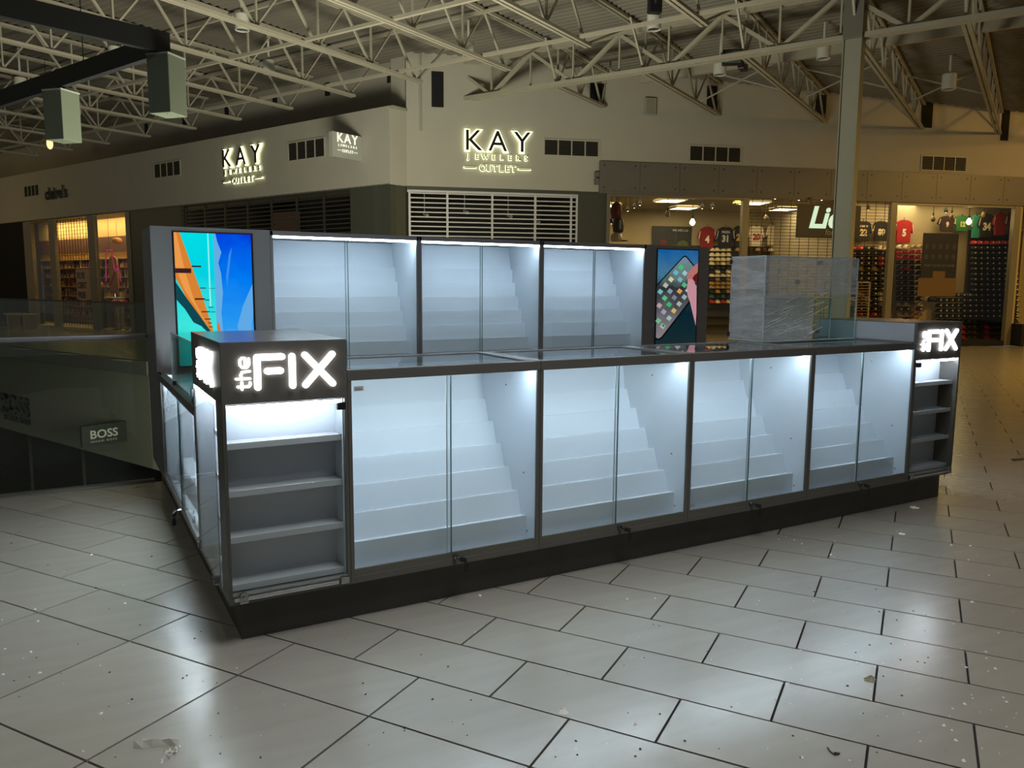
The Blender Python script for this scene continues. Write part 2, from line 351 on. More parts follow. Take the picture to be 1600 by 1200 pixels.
def tower(name, label, x0, mirror):
    t = thing(name, label, 'display tower', (x0, 0, 0)); W = .49 if not mirror else XR-4.226; D = .77; B = .0015
    # local x: 0 at the outer-left side; mirrored copy keeps the outer side on the right
    X = (lambda a: a) if not mirror else (lambda a: W-a)
    def bx(x0, x1, y0, y1, z0, z1, name, m, bev=0, par=None):
        a, b = sorted((X(x0), X(x1))); return Bx(a, b, y0, y1, z0, z1).build(name, m, par or t, bevel=bev)
    bx(0, W, 0, D, .962, H_T, 'header_box', LAM, B)
    bx(-.0, W, 0, D, H_T, H_T+.002, 'top_panel', TOPM)
    bx(.0, W, 0, D, ZB, .19, 'floor_panel', LAM, B)
    bx(.0, .014, 0, .146, .19, .962, 'corner_post', LAM, B)
    bx(W-.014, W, 0, D, .19, .962, 'side_panel', LAM, B)
    bx(W-.018, W-.0142, .016, D-.02, .19, .962, 'side_liner', WHITE)
    bx(.014, W-.018, .128, .140, .19, .962, 'divider', WHITE)
    bx(.0, W-.014, D-.018, D, .19, .962, 'back_panel', LAM)
    bx(.006, W-.018, D-.024, D-.0182, .19, .962, 'back_liner', WHITE)
    bx(.018, W-.018, .02, .128, .19, .205, 'base_board', WHITE2)
    bx(.018, W-.018, .1255, .1279, .205, .775, 'shelf_backing', SHBACK)
    for z in (.794, .605, .420, .226):
        bx(.016, W-.019, .036, .125, z-.012, z+.009, 'shelf', WHITE2, .001)
        bx(.016, W-.019, .029, .0355, z-.013, z+.013, 'shelf_lip', WHITE2, .001)
    bx(.13, .142, .15, .42, .19, .962, 'side_divider', WHITE); bx(.13, W-.018, .42, .43, .19, .962, 'inner_partition', WHITE)
    bx(.127, .1299, .15, .42, .205, .775, 'shelf_backing', SHBACK)
    for z in (.794, .605, .420, .226): bx(.03, .126, .152, .42, z-.012, z+.011, 'side_shelf', WHITE2, .001)
    bx(.022, W-.022, .018, .026, .946, .953, 'led_strip', LEDT)
    bx(.02, W-.02, .016, .030, .954, .960, 'led_channel', ALU)
    bx(.02, .028, .16, .74, .946, .953, 'led_strip', LED2)
    bx(W-.0004, W+.0012, .02, D, H_F+.004, H_T-.004, 'header_lit_face', LITFACE)  # added pale sheet: light on the header's inner face put into its colour
    # front glass door with handle bar, hinges and lock
    d = bx(.008, W-.012, -.007, -.001, .178, .945, 'glass_door', G_DOOR)
    bx(.018, W-.055, -.012, -.0072, .183, .197, 'handle_bar', ALU, .001, d)
    bx(.010, W-.014, .001, .012, .204, .214, 'sill_strip', ALU, .001)
    hm = BLACK
    bx(W-.046, W-.012, -.014, .004, .915, .945, 'hinge', hm, .001)
    bx(W-.046, W-.012, -.014, .004, .18, .206, 'hinge', CHROME, .001)
    lk = MB(); cx = X(.052); lk.prism([(cx-.017, .176), (cx+.017, .176), (cx+.017, .20), (cx+.011, .217), (cx, .224), (cx-.011, .217), (cx-.017, .20)], -.022, -.0075, 'y')
    l = lk.build('door_lock', CHROME, t, bevel=.002); MB().tube((cx, -.022, .198), (cx, -.028, .198), .008, 12).build('lock_barrel', CHROME, l)
    # side glass doors towards the outer side
    ds = bx(-.006, -.001, .15, .755, .178, .945, 'side_glass_door', G_DOOR)
    bx(-.008, -.0062, .148, .1515, .178, .945, 'pane_edge', EDGE, 0, ds)
    bx(-.012, .004, .735, .765, .18, .215, 'hinge', CHROME, .001)
    bx(-.012, .004, .735, .765, .905, .94, 'hinge', BLACK, .001)
    sx = X(-.006); l2 = MB().tube((sx, .27, .19), (X(-.03), .27, .19), .014, 12).tube((sx, .21, .195), (X(-.026), .21, .195), .012, 12).bar((X(-.026), .27, .19), (X(-.03), .235, .225), .010).build('side_lock', CHROME, t)
    bx(.05, W-.0, .05, D, 0, ZB, 'toe_kick', KICK)
    # signs
    sg = bpy.data.objects.new('sign_front', None); C.objects.link(sg); sg.parent = t; sg.location = (0, -.0005, 0)
    fix_parts(sg, .124 if not mirror else .108, 1.013, .338, .140); small_the(sg, .106 if not mirror else .094, 1.017)
    ss = bpy.data.objects.new('sign_side', None); C.objects.link(ss); ss.parent = t
    if not mirror: ss.location = (-.0005, .62, 0); ss.rotation_euler = (0, 0, R(-90))
    else: ss.location = (W+.0005, .12, 0); ss.rotation_euler = (0, 0, R(90))
    fix_parts(ss, .14, 1.013, .338, .140); small_the(ss, .12, 1.017)
    return t
tower('sign_tower', 'near left tower of the kiosk, dark header reading the FIX above lit empty shelves', 0, False)
tower('sign_tower', 'far right end tower of the kiosk, smaller lit the FIX header', 4.226, True)
# left side counter case
t = thing('side_counter_case', 'low side display case between the near sign tower and the tall back wall', 'display case', (0, .77, 0)); Dy = 1.68
Bx(0, .016, 1.50, Dy, ZB, .85).build('end_panel', LAM, t, bevel=.001)
Bx(0, .016, 0, .018, ZB, .85).build('front_stile', LAM, t)
Bx(.021, .5, 0, 1.5, ZB, .20).build('floor_panel', WHITE, t); Bx(-.001, .02, .0, 1.52, ZB, .215).build('bottom_rail', LAM, t, bevel=.001)
Bx(.48, .5, 0, Dy, .2, .83).build('back_panel', WHITE, t); Bx(.016, .48, 1.482, 1.5, .2, .83).build('divider', WHITE, t); Bx(.016, .48, .0, .016, .2, .83).build('divider', WHITE, t)
Bx(-.002, .04, 0, Dy, .806, .85).build('top_rail', LAM, t, bevel=.001)
mb = MB(); mb.box(.04, .46, 0, .03, .82, .85); mb.box(.04, .46, 1.46, Dy, .82, .85); mb.box(.46, .5, 0, Dy, .82, .85); mb.build('top_frame', TOPM, t)
Bx(.03, .47, .02, 1.47, .838, .845).build('glass_top', G_TOP, t)
Bx(.042, .052, .03, 1.47, .806, .813).build('led_strip', LED2, t)
Bx(-.010, -.002, .02, 1.5, .196, .222).build('door_track', ALU, t, bevel=.001)
a = Bx(-.004, .001, .02, .62, .21, .806).build('sliding_door', G_DOOR, t); Bx(-.005, .002, .616, .622, .21, .806).build('pane_edge', EDGE, a)
a = Bx(.004, .009, .58, 1.5, .21, .806).build('sliding_door', G_DOOR, t); Bx(.003, .010, .576, .582, .21, .806).build('pane_edge', EDGEW, a)
for k in range(4):
    MB().prism([(.06+.1*k, .20), (.08+.1*k, .31+.11*k), (.16+.1*k, .31+.11*k), (.16+.1*k, .20)], .03, 1.47, 'y').build('display_step', WHITE, t, bevel=.001)
Bx(.05, .062, 0, Dy, 0, ZB).build('toe_kick', KICK, t)
keylock(t, -.008, .60, .205, 'y')
# glass guard on the side counter
t = thing('glass_guard', 'open glass screen standing on the low side counter behind the near tower', 'glass screen', (0, 0, .851))
Bx(.02, .026, .80, 1.77, 0, .29).build('glass_pane', G_TOP, t); Bx(.02, .44, 1.765, 1.771, 0, .29).build('glass_pane', G_TOP, t); Bx(.434, .44, .80, 1.77, 0, .29).build('glass_pane', G_TOP, t)
Bx(.0185, .0275, 1.763, 1.772, 0, .292).build('corner_edge', EDGEW, t); Bx(.0195, .0265, .80, 1.77, .289, .292).build('top_edge', EDGEW, t)
for y in (.9, 1.68): Bx(.012, .034, y, y+.035, 0, .02).build('clamp', BLACK, t)
# tall back wall: two screen cabinets and three lit cases
YB = 2.45; DB = .60; HB = 1.782
def back_case(x0, x1, xm, label):
    t = thing('back_display_case', label, 'display case', (x0, YB, 0), 0, 'lit display cases in the tall back wall of the kiosk'); W = x1-x0; xm -= x0; fr = .0205; B = .0012
    for a, b in ((.001, fr), (W-fr, W-.001)):
        Bx(a, b, 0, .016, .86, HB-.001).build('front_stile', LAMB, t, bevel=B); Bx(a, b, .016, DB-.02, .86, HB-.03).build('side_panel', WHITE, t)
    Bx(.0, W, 0, DB, HB-.032, HB).build('top_panel', LAMB, t, bevel=B); Bx(fr, W-fr, 0, DB, .86, .888).build('bottom_rail', LAMB, t, bevel=B)
    Bx(0, W, DB-.02, DB, ZB, HB-.03).build('back_panel', LAMB, t); Bx(fr, W-fr, DB-.03, DB-.021, .888, HB-.032).build('back_liner', WHITE, t)
    Bx(0, W, 0, DB-.02, ZB, .86).build('lower_cabinet', LAMB, t); Bx(0, W, .05, DB, 0, ZB).build('toe_kick', KICK, t)
    a = Bx(fr, xm+.012, .014, .019, .888, HB-.034).build('sliding_door', G_DOOR, t); Bx(xm+.010, xm+.0135, .013, .020, .888, HB-.034).build('pane_edge', EDGE, a)
    b = Bx(xm-.012, W-fr, .004, .009, .888, HB-.034).build('sliding_door', G_DOOR, t); Bx(xm-.013, xm-.0105, .003, .010, .888, HB-.034).build('pane_edge', EDGE, b)
    Bx(fr+.004, W-fr-.004, .022, .032, HB-.046, HB-.036).build('led_strip', LED, t)
    pts = [(.17, .993), (.235, 1.105), (.295, 1.217), (.352, 1.330), (.405, 1.445), (.45, 1.557)]
    steps(t, fr, W-fr, pts, .89, .5, 1.7)
    MB().prism([(.49, 1.545), (.545, 1.745), (.535, 1.745), (.475, 1.545)], fr, W-fr, 'x').build('slant_board', WHITE, t)
    return t
back_case(.745, 1.8405, 1.281, 'lit back wall case next to the beach picture screen, leftmost of three')
back_case(1.8405, 2.9195, 2.368, 'middle one of three lit cases in the tall back wall')
back_case(2.9195, 4.0, 3.448, 'lit back wall case next to the phone picture screen, rightmost of three')
BEZ = mat('screen_bezel', (.006, .006, .007), .25)
def flat(parent, name, pts, d, m): MB().prism(pts, -d-.0004, -d, 'y').build(name, m, parent)
def screen_cabinet(x0, x1, sx0, sx1, label):
    t = thing('screen_cabinet', label, 'cabinet', (x0, YB, 0)); W = x1-x0
    Bx(0, W, 0, DB, ZB, HB+.002).build('body', LAMB, t, bevel=.0015); Bx(.05, W-.05 if x0 > 1 else W, .05, DB, 0, ZB).build('toe_kick', KICK, t)
    Bx(sx0-x0-.008, sx1-x0+.008, -.006, .0, .875, 1.756).build('screen_bezel', BEZ, t, bevel=.001)
    return t
t1 = screen_cabinet(0, .745, .134, .622, 'tall grey cabinet with a bright beach and pier screen, left end')
t2 = screen_cabinet(4.0, 4.738, 4.122, 4.604, 'tall grey cabinet with a phone picture screen, right end')
# left picture
def ramp_emit(name, stops, axis, s0, s1, strength, noise=0, ang=0):
    m = bpy.data.materials.new(name); m.use_nodes = True; nt = m.node_tree; nt.nodes.clear()
    o = nt.nodes.new('ShaderNodeOutputMaterial'); e = nt.nodes.new('ShaderNodeEmission'); e.inputs[1].default_value = strength
    tc = nt.nodes.new('ShaderNodeTexCoord'); sp = nt.nodes.new('ShaderNodeSeparateXYZ'); nt.links.new(tc.outputs['Object'], sp.inputs[0])
    mr = nt.nodes.new('ShaderNodeMapRange'); mr.inputs[1].default_value = s0; mr.inputs[2].default_value = s1
    r = nt.nodes.new('ShaderNodeValToRGB'); el = r.color_ramp.elements
    el[0].position = stops[0][0]; el[0].color = (*lin(*stops[0][1]), 1); el[1].position = stops[-1][0]; el[1].color = (*lin(*stops[-1][1]), 1)
    for p, c in stops[1:-1]:
        q = el.new(p); q.color = (*lin(*c), 1)
    nt.links.new(sp.outputs[axis], mr.inputs[0])
    if noise:
        nz = nt.nodes.new('ShaderNodeTexNoise'); nz.inputs['Scale'].default_value = 7; nz.inputs['Detail'].default_value = 6; nt.links.new(tc.outputs['Object'], nz.inputs['Vector'])
        ma = nt.nodes.new('ShaderNodeMath'); ma.operation = 'MULTIPLY_ADD'; ma.inputs[1].default_value = noise; nt.links.new(nz.outputs['Fac'], ma.inputs[0])
        ad = nt.nodes.new('ShaderNodeMath'); ad.operation = 'SUBTRACT'; ad.inputs[1].default_value = noise/2
        nt.links.new(mr.outputs[0], ma.inputs[2]); nt.links.new(ma.outputs[0], ad.inputs[0]); nt.links.new(ad.outputs[0], r.inputs[0])
    else: nt.links.new(mr.outputs[0], r.inputs[0])
    nt.links.new(r.outputs[0], e.inputs[0]); nt.links.new(e.outputs[0], o.inputs[0]); return m
def E_(name, rgb, s=1.0): return glow('screen_'+name, lin(*rgb), s)
def pic(t, x0, sx0, sx1, z0, z1):
    p = lambda u, v: (sx0-x0+u*(sx1-sx0), z0+v*(z1-z0)); return p
p = pic(t1, 0, .138, .618, .882, 1.748)
sea = ramp_emit('picture_sea', [(0, (0, 190, 190)), (.3, (60, 225, 215)), (.7, (0, 205, 220)), (1, (0, 215, 225))], 2, .88, 1.75, 1.05, .25)
sky = ramp_emit('picture_sky', [(0, (120, 190, 225)), (.25, (40, 150, 235)), (.6, (0, 120, 235)), (1, (0, 45, 215))], 2, .9, 1.8, 1.05, .35)
flat(t1, 'screen_image', [p(0, 0), p(.5, 0), p(.5, 1), p(0, 1)], .0062, sea)
flat(t1, 'screen_image', [p(.5, 0), p(1, 0), p(1, 1), p(.5, 1)], .0062, sky)
def pf(name, pts, rgb, d, s=1.0): flat(t1, 'picture_'+name, [p(*q) for q in pts], d, E_(name, rgb, s))
pf('foam', [(.42, .45), (.44, .45), (.44, 1), (.425, 1)], (150, 240, 240), .0068)
pf('cloud_bank', [(.5, .05), (.6, .1), (.57, .4), (.6, .55), (.585, .7), (.555, .78), (.60, .86), (.55, .94), (.53, 1), (.5, 1)], (100, 172, 226), .0068)
pf('cloud', [(.80, .18), (.95, .2), (1, .4), (1, .62), (.86, .45), (.78, .3)], (95, 168, 230), .0068)
pf('cloud_wisp', [(.66, .6), (.70, .75), (.74, .9), (.70, .85), (.65, .68)], (60, 140, 235), .0068)
pf('pier', [(0, 1), (.075, 1), (.2, .77), (.33, .53), (.45, .27), (.475, .2), (.41, .27), (.26, .40), (.12, .52), (0, .66)], (215, 130, 50), .0074)
pf('pier_edge', [(0, 1), (.03, 1), (.12, .72), (.22, .5), (.40, .28), (.26, .42), (.10, .58), (0, .75)], (235, 155, 75), .0078)
pf('pier_shadow', [(0, .63), (.12, .52), (.26, .40), (.42, .26), (.40, .24), (.30, .30), (.2, .33), (.1, .43), (0, .50)], (15, 70, 80), .0074)
pf('pier_far', [(.51, .2), (.57, .2), (.53, .33), (.51, .32)], (200, 120, 70), .0074)
bars = [(.0, .20, .70, .735), (.21, .33, .745, .757), (.30, .38, .585, .592), (.23, .36, .50, .512), (.36, .42, .495, .502), (.42, .50, .585, .588), (.31, .42, .405, .413), (.40, .47, .44, .446), (.43, .49, .405, .41), (.35, .43, .35, .357), (.39, .44, .32, .326), (.40, .45, .29, .296)]
PST = E_('posts', (55, 30, 35))
for a, b, c, d in bars:
    q0 = p(a, c); q1 = p(b, d); MB().prism([(q0[0], q0[1]), (q1[0], q0[1]), (q1[0], q1[1]), (q0[0], q1[1])], -.0086, -.0082, 'y').build('picture_post', PST, t1)
# right picture
p = pic(t2, 4.0, 4.126, 4.600, .884, 1.748)
bg = ramp_emit('picture_teal', [(0, (25, 45, 50)), (.35, (10, 38, 48)), (.55, (30, 60, 80)), (.75, (70, 120, 150)), (1, (20, 95, 160))], 2, .88, 1.75, .9, .3)
flat(t2, 'screen_image', [p(0, 0), p(1, 0), p(1, 1), p(0, 1)], .0062, bg)
def q_(x, y): return ((x-(190-30*(y-70)/980))/421, 1-(y-70)/980)
def pf2(name, pts, rgb, d, s=.85): flat(t2, 'picture_'+name, [p(*q_(*a)) for a in pts], d, E_(name, rgb, s))
pf2('phone_edge', [(173, 425), (445, 135), (470, 122), (490, 135), (570, 225), (600, 480), (515, 620), (230, 975), (195, 992), (160, 985)], (12, 22, 28), .0066)
glass_img = ramp_emit('picture_phone', [(0, (150, 140, 140)), (.3, (110, 110, 115)), (.5, (70, 72, 75)), (.62, (45, 50, 50)), (.75, (110, 130, 130)), (1, (120, 150, 170))], 2, .88, 1.75, .85, .35)
flat(t2, 'picture_phone', [p(*q_(*a)) for a in [(176, 440), (448, 148), (468, 138), (484, 148), (560, 235), (585, 470), (500, 605), (220, 955), (190, 972), (165, 960)]], .0070, glass_img)
icons = [(425,245,(70,200,110)),(370,300,(110,190,215)),(465,305,(170,205,205)),(320,370,(215,215,175)),(415,370,(120,190,190)),(460,425,(90,190,140)),(265,430,(190,190,190)),(370,425,(80,85,90)),(210,495,(120,190,200)),(310,490,(140,160,180)),(410,490,(230,160,90)),(500,480,(205,215,215)),(255,560,(90,200,140)),(355,555,(135,135,150)),(460,550,(165,180,185)),(200,635,(195,165,165)),(300,625,(60,190,120)),(405,620,(180,185,180)),(245,700,(165,165,175)),(350,690,(215,185,110)),(190,790,(120,190,150)),(300,765,(165,195,185)),(235,845,(185,195,190)),(240,840,(30,150,95))]
for k, (x, y, c) in enumerate(icons):
    r = 25 if k < 23 else 15; a0 = R(38); pts = [(x+r*1.25*math.cos(a0+PI/2*i+PI/4), y+r*1.25*math.sin(a0+PI/2*i+PI/4)) for i in range(4)]
    flat(t2, 'picture_icon', [p(*q_(*a)) for a in pts], .0074 if k < 23 else .0078, E_('icon', c, .85))
pf2('finger', [(606, 200), (560, 230), (500, 300), (480, 345), (500, 380), (560, 390), (598, 410)], (190, 120, 115), .0082)
pf2('finger_gap', [(606, 290), (560, 330), (545, 360), (598, 420)], (95, 25, 25), .0086)
pf2('thumb', [(500, 365), (545, 365), (590, 440), (590, 700), (583, 850), (560, 760), (520, 600), (495, 540), (485, 450)], (205, 150, 160), .0088)
# corner glass dust not needed; wrapped glass box on the front counter
FILM = bpy.data.materials.new('stretch_film'); FILM.use_nodes = True; nt = FILM.node_tree; nt.nodes.clear()
o = nt.nodes.new('ShaderNodeOutputMaterial'); mx = nt.nodes.new('ShaderNodeMixShader'); tr = nt.nodes.new('ShaderNodeBsdfTransparent'); pr = nt.nodes.new('ShaderNodeBsdfPrincipled')
pr.inputs['Base Color'].default_value = (.62, .62, .64, 1); pr.inputs['Roughness'].default_value = .28
tc = nt.nodes.new('ShaderNodeTexCoord'); mp = nt.nodes.new('ShaderNodeMapping'); mp.inputs['Scale'].default_value = (1.6, 1.6, 8); mp.inputs['Rotation'].default_value = (0, R(-14), 0)
nz = nt.nodes.new('ShaderNodeTexNoise'); nz.inputs['Scale'].default_value = 3.2; nz.inputs['Detail'].default_value = 8; nz.inputs['Distortion'].default_value = .35
r = nt.nodes.new('ShaderNodeValToRGB'); r.color_ramp.elements[0].position = .40; r.color_ramp.elements[0].color = (.24, .24, .24, 1); r.color_ramp.elements[1].position = .70; r.color_ramp.elements[1].color = (.46, .46, .46, 1)
bp = nt.nodes.new('ShaderNodeBump'); bp.inputs['Strength'].default_value = .7; bp.inputs['Distance'].default_value = .01
nt.links.new(tc.outputs['Object'], mp.inputs[0]); nt.links.new(mp.outputs[0], nz.inputs['Vector']); nt.links.new(nz.outputs['Fac'], r.inputs[0]); nt.links.new(r.outputs[0], mx.inputs[0])
nt.links.new(nz.outputs['Fac'], bp.inputs['Height']); nt.links.new(bp.outputs[0], pr.inputs['Normal'])
nt.links.new(tr.outputs[0], mx.inputs[1]); nt.links.new(pr.outputs[0], mx.inputs[2]); nt.links.new(mx.outputs[0], o.inputs[0])
t = thing('glass_showcase', 'clear glass showcase wrapped in stretch film, standing on the right end of the front counter', 'glass box', (3.31, .43, H_F+.001))
Wb, Db, Hb = .872, .285, .538
for a in ((0, Wb, 0, .005), (0, Wb, Db-.005, Db)): Bx(a[0], a[1], a[2], a[3], .006, Hb).build('glass_pane', G_TOP, t)
for a in ((0, .005), (Wb-.005, Wb)): Bx(a[0], a[1], .005, Db-.005, .006, Hb).build('glass_pane', G_TOP, t)
Bx(0, Wb, 0, Db, 0, .006).build('base_pane', G_TOP, t); Bx(.006, Wb-.006, .006, Db-.006, .276, .281).build('glass_shelf', G_TOP, t)
mb = MB()
for x in (0, Wb):
    for y in (0, Db): mb.bar((x, y, 0), (x, y, Hb), .006)
for z in (.005, Hb):
    for y in (0, Db): mb.bar((0, y, z), (Wb, y, z), .006)
    for x in (0, Wb): mb.bar((x, 0, z), (x, Db, z), .006)
mb.bar((.0, 0, .279), (Wb, 0, .279), .005); mb.bar((.0, Db, .279), (Wb, Db, .279), .004); mb.bar((.45, Db, 0), (.45, Db, Hb), .005)
mb.build('polished_edges', EDGEW, t)
Bx(.002, Wb*.52, -.002, .0, .008, Hb-.002).build('film_wrap', FILM, t)
Bx(-.003, -.001, 0, Db, .008, Hb-.002).build('film_wrap', FILM, t); Bx(.02, Wb*.80, Db+.001, Db+.003, .01, .30).build('film_wrap', FILM, t); Bx(Wb*.52, Wb-.002, -.0015, -.0005, .30, Hb-.005).build('film_wrap', FILM, t)
rc_ = random.Random(4); mb = MB()  # pale bars painted in as bright highlight streaks along the film creases
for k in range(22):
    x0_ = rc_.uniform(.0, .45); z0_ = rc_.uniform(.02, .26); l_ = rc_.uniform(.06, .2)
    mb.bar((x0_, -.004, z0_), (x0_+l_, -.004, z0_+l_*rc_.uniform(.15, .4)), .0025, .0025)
tag(mb.build('film_crease_glints', mat('film_crease_glint', (.7, .7, .7), .25), t), kind='stuff')
for x, y, z in ((Wb-.03, Db, Hb-.025), (Wb-.03, Db, .035), (.005, Db, Hb-.03), (.005, Db, .04), (.60, Db-.02, .38)): Bx(x-.022, x+.018, y-.004, y+.008, z-.014, z+.014).build('hinge_clip', BLACK, t)
t = thing('inner_glass_box', 'smaller clear glass box nested inside the film wrapped showcase', 'glass box', (3.36, .47, H_F+.008))
Wi, Di, Hi = .62, .20, .262
for a in ((0, Wi, 0, .004), (0, Wi, Di-.004, Di)): Bx(a[0], a[1], a[2], a[3], 0, Hi).build('glass_pane', G_TOP, t)
mb = MB()
for x in (0, .2, .4, Wi):
    mb.bar((x, 0, 0), (x, 0, Hi), .005)
mb.bar((0, 0, Hi), (Wi, 0, Hi), .005); mb.bar((0, Di, Hi), (Wi, Di, Hi), .004); mb.build('polished_edges', EDGEW, t)
for x in (0, Wi-.004): Bx(x, x+.004, .004, Di-.004, 0, Hi).build('glass_pane', G_TOP, t)
# ------------------------------------------------------------------ near railing of the atrium opening
t = thing('glass_railing', 'frameless glass railing with a dull metal handrail, left behind the kiosk', 'railing', (0, 3.055, 0), R(2))
for k in range(5):
    Bx(-1.62*(k+1)+.006, -1.62*k-.006, -.006, .006, -.10, 1.02).build('glass_panel', G_RAIL, t)
MB().box(-9, .0, -.022, .022, 1.028, 1.064).build('handrail', RAILM, t, bevel=.01)
MB().box(-9, .0, -.02, .02, -.14, .0).build('base_shoe', ALUD, t, bevel=.003)
for x in (-1.92, -3.5): MB().box(x-.006, x+.006, -.012, .012, .94, 1.03).build('bracket', ALUD, t)
# far railing along the shops
p0 = Vector((.76, 12.56, 0)); ang = math.atan2(38.6-12.56, -11.3-.76)
t = thing('glass_railing', 'far glass railing with a thin dark top rail in front of the left-hand shops', 'railing', p0, ang)
for k in range(14):
    Bx(1.9*k-1.9+.006, 1.9*k-.006, -.006, .006, -.2, 1.04).build('glass_panel', G_RAIL, t)
Bx(-2, 26, -.016, .016, 1.045, 1.075).build('handrail', mat('dark_rail', (.06, .045, .03), .4, .5), t)
# ------------------------------------------------------------------ lower level seen through the opening
lowf = tag(MB().prism([(-12, 3.2), (8, 3.2), (8, 14), (-6, 42), (-16, 42)], -5.3, -5.2).build('floor_lower', mat('lower_floor', (.05, .048, .043), .35), None), kind='structure')
BO = p0 + Vector((.9171, .3987, 0))*.35; BA = LW_A
BOSSW = mat('shop_fascia_cream', (.27, .265, .22), .8, noise=.03)
t = tag(bpy.data.objects.new('wall_lower', None), kind='structure'); C.objects.link(t); t.location = BO; t.rotation_euler = (0, 0, BA)
Bx(-24, 5, 0, .3, -2.14, -.25).build('fascia', BOSSW, t)
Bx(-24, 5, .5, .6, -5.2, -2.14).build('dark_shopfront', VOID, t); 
for x in (-7.2, -4.4, -1.0, 1.5): Bx(x-.015, x+.015, .35, .41, -5.2, -2.14).build('mullion', KICK, t)
BLK = mat('black_letters', (.006, .006, .006), .35); SILV = mat('silver_letters', (.6, .6, .6), .4)
FONTS = {}
def text(name, body, size, m, parent, loc, rot=(PI/2, 0, 0), ext=.01, align='LEFT', sx=1, bold=0, space=1, shear=0, vfont=None):
    cu = bpy.data.curves.new('t', 'FONT'); cu.body = body; cu.size = size; cu.extrude = ext; cu.align_x = align; cu.offset = bold; cu.space_character = space; cu.shear = shear
    cu.resolution_u = 3
    ob = bpy.data.objects.new('t', cu); C.objects.link(ob)
    dg = bpy.context.evaluated_depsgraph_get(); me = bpy.data.meshes.new_from_object(ob.evaluated_get(dg)); bpy.data.objects.remove(ob)
    me.transform(Matrix.Diagonal((sx, 1, 1, 1))); me.materials.clear(); me.materials.append(m)
    o = bpy.data.objects.new(name, me); C.objects.link(o); o.location = loc; o.rotation_euler = rot; o.parent = parent; return o
def wlabel(name, label, cat, O, A, x, y, z): return thing(name, label, cat, loc2w(O, A, (x, y, z)), A)
# BOSS wall letters
t = wlabel('shop_sign', 'large black BOSS letters on the cream lower level wall, left edge of the view', 'sign', BO, BA, -7.60, 0, -1.72)
text('letters', 'BOSS', .62, BLK, t, (0, -.03, .02), ext=.03, sx=1.08, bold=.028)
text('small_letters', 'HUGO BOSS', .16, BLK, t, (.10, -.02, -.16), ext=.02, sx=1.35, bold=.008, space=1.25)
t = wlabel('blade_sign', 'small dark projecting box sign reading BOSS in silver', 'sign', BO, BA, -2.5, -.1, -1.95)
t.location = loc2w(BO, BA, (-1.6, -.86, -1.71)); t.rotation_euler = (0, 0, BA+PI/2)
Bx(0, .86, 0, .10, 0, .41).build('box', mat('sign_box_dark', (.03, .032, .03), .4), t, bevel=.004)
text('letters', 'BOSS', .225, SILV, t, (.14, -.002, .15), ext=.003, sx=1.05, bold=.004)
text('small_letters', 'HUGO BOSS', .05, SILV, t, (.15, -.002, .07), ext=.002, sx=1.5, space=1.3)
# ------------------------------------------------------------------ building walls
wr = tag(bpy.data.objects.new('wall_right', None), kind='structure'); C.objects.link(wr); wr.location = RW_O; wr.rotation_euler = (0, 0, RW_A)
Bx(0, 30, 0, .25, 3.47, 6.3).build('plaster', PLAST, wr)
Bx(-.01, 3.72, -.012, .0, 3.40, 3.47).build('head_trim', DGREEN, wr)
wl = tag(bpy.data.objects.new('wall_left', None), kind='structure'); C.objects.link(wl); wl.location = LW_O; wl.rotation_euler = (0, 0, LW_A)
Bx(-32, 0, 0, .25, 3.47, 5.03).build('fascia', PLAST, wl)
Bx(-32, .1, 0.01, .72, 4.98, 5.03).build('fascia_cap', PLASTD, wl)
Bx(-32, 0, 0, .9, 3.45, 3.49).build('soffit', DGREEN, wl)
ch = tag(MB().prism([(5.46, 12.58), (5.87, 12.67), (6.0, 12.95), (5.55, 12.95)], 3.47, 5.03).build('wall_corner', PLAST, None), kind='structure')
pc = tag(MB().prism([(5.46+.52*-(-.3987)*-1, 12.58+.52*.9171), (5.50, 12.62), (5.85, 12.70), (6.2, 13.2)], 0, 3.47).build('wall_corner_pier', DGREEN, None), kind='structure')
# shop piers
def pier(O, A, x0, x1, name, par, m=DGREEN, y0=.02, y1=.5): return Bx(x0, x1, y0, y1, 0, 3.47).build(name, m, par)
pier(None, None, -1.24, 0, 'pier', wl); pier(None, None, -10.6, -7.91, 'pier', wl); pier(None, None, -31.0, -17.6, 'pier', wl, VOID, .0, .45)
pier(None, None, 3.72, 4.36, 'pier', wr)
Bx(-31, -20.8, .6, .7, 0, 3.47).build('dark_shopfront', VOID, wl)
# upper wall behind the left fascia, in the roof frame
wu = tag(bpy.data.objects.new('wall_upper', None), kind='structure'); C.objects.link(wu); wu.location = LW_O; wu.rotation_euler = (0, 0, LW_A)
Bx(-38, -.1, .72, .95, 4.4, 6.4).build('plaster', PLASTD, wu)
Bx(-.55, .30, .60, .95, 4.6, 6.4).build('pilaster', PLAST, wu)
for y in (9.70, 11.73, 13.68, 15.7, 17.7, 19.7): Bx(-(y-8.95)-.02, -(y-8.95)+.14, .70, .74, 5.72, 6.0).build('joist_pocket', VOID, wu)
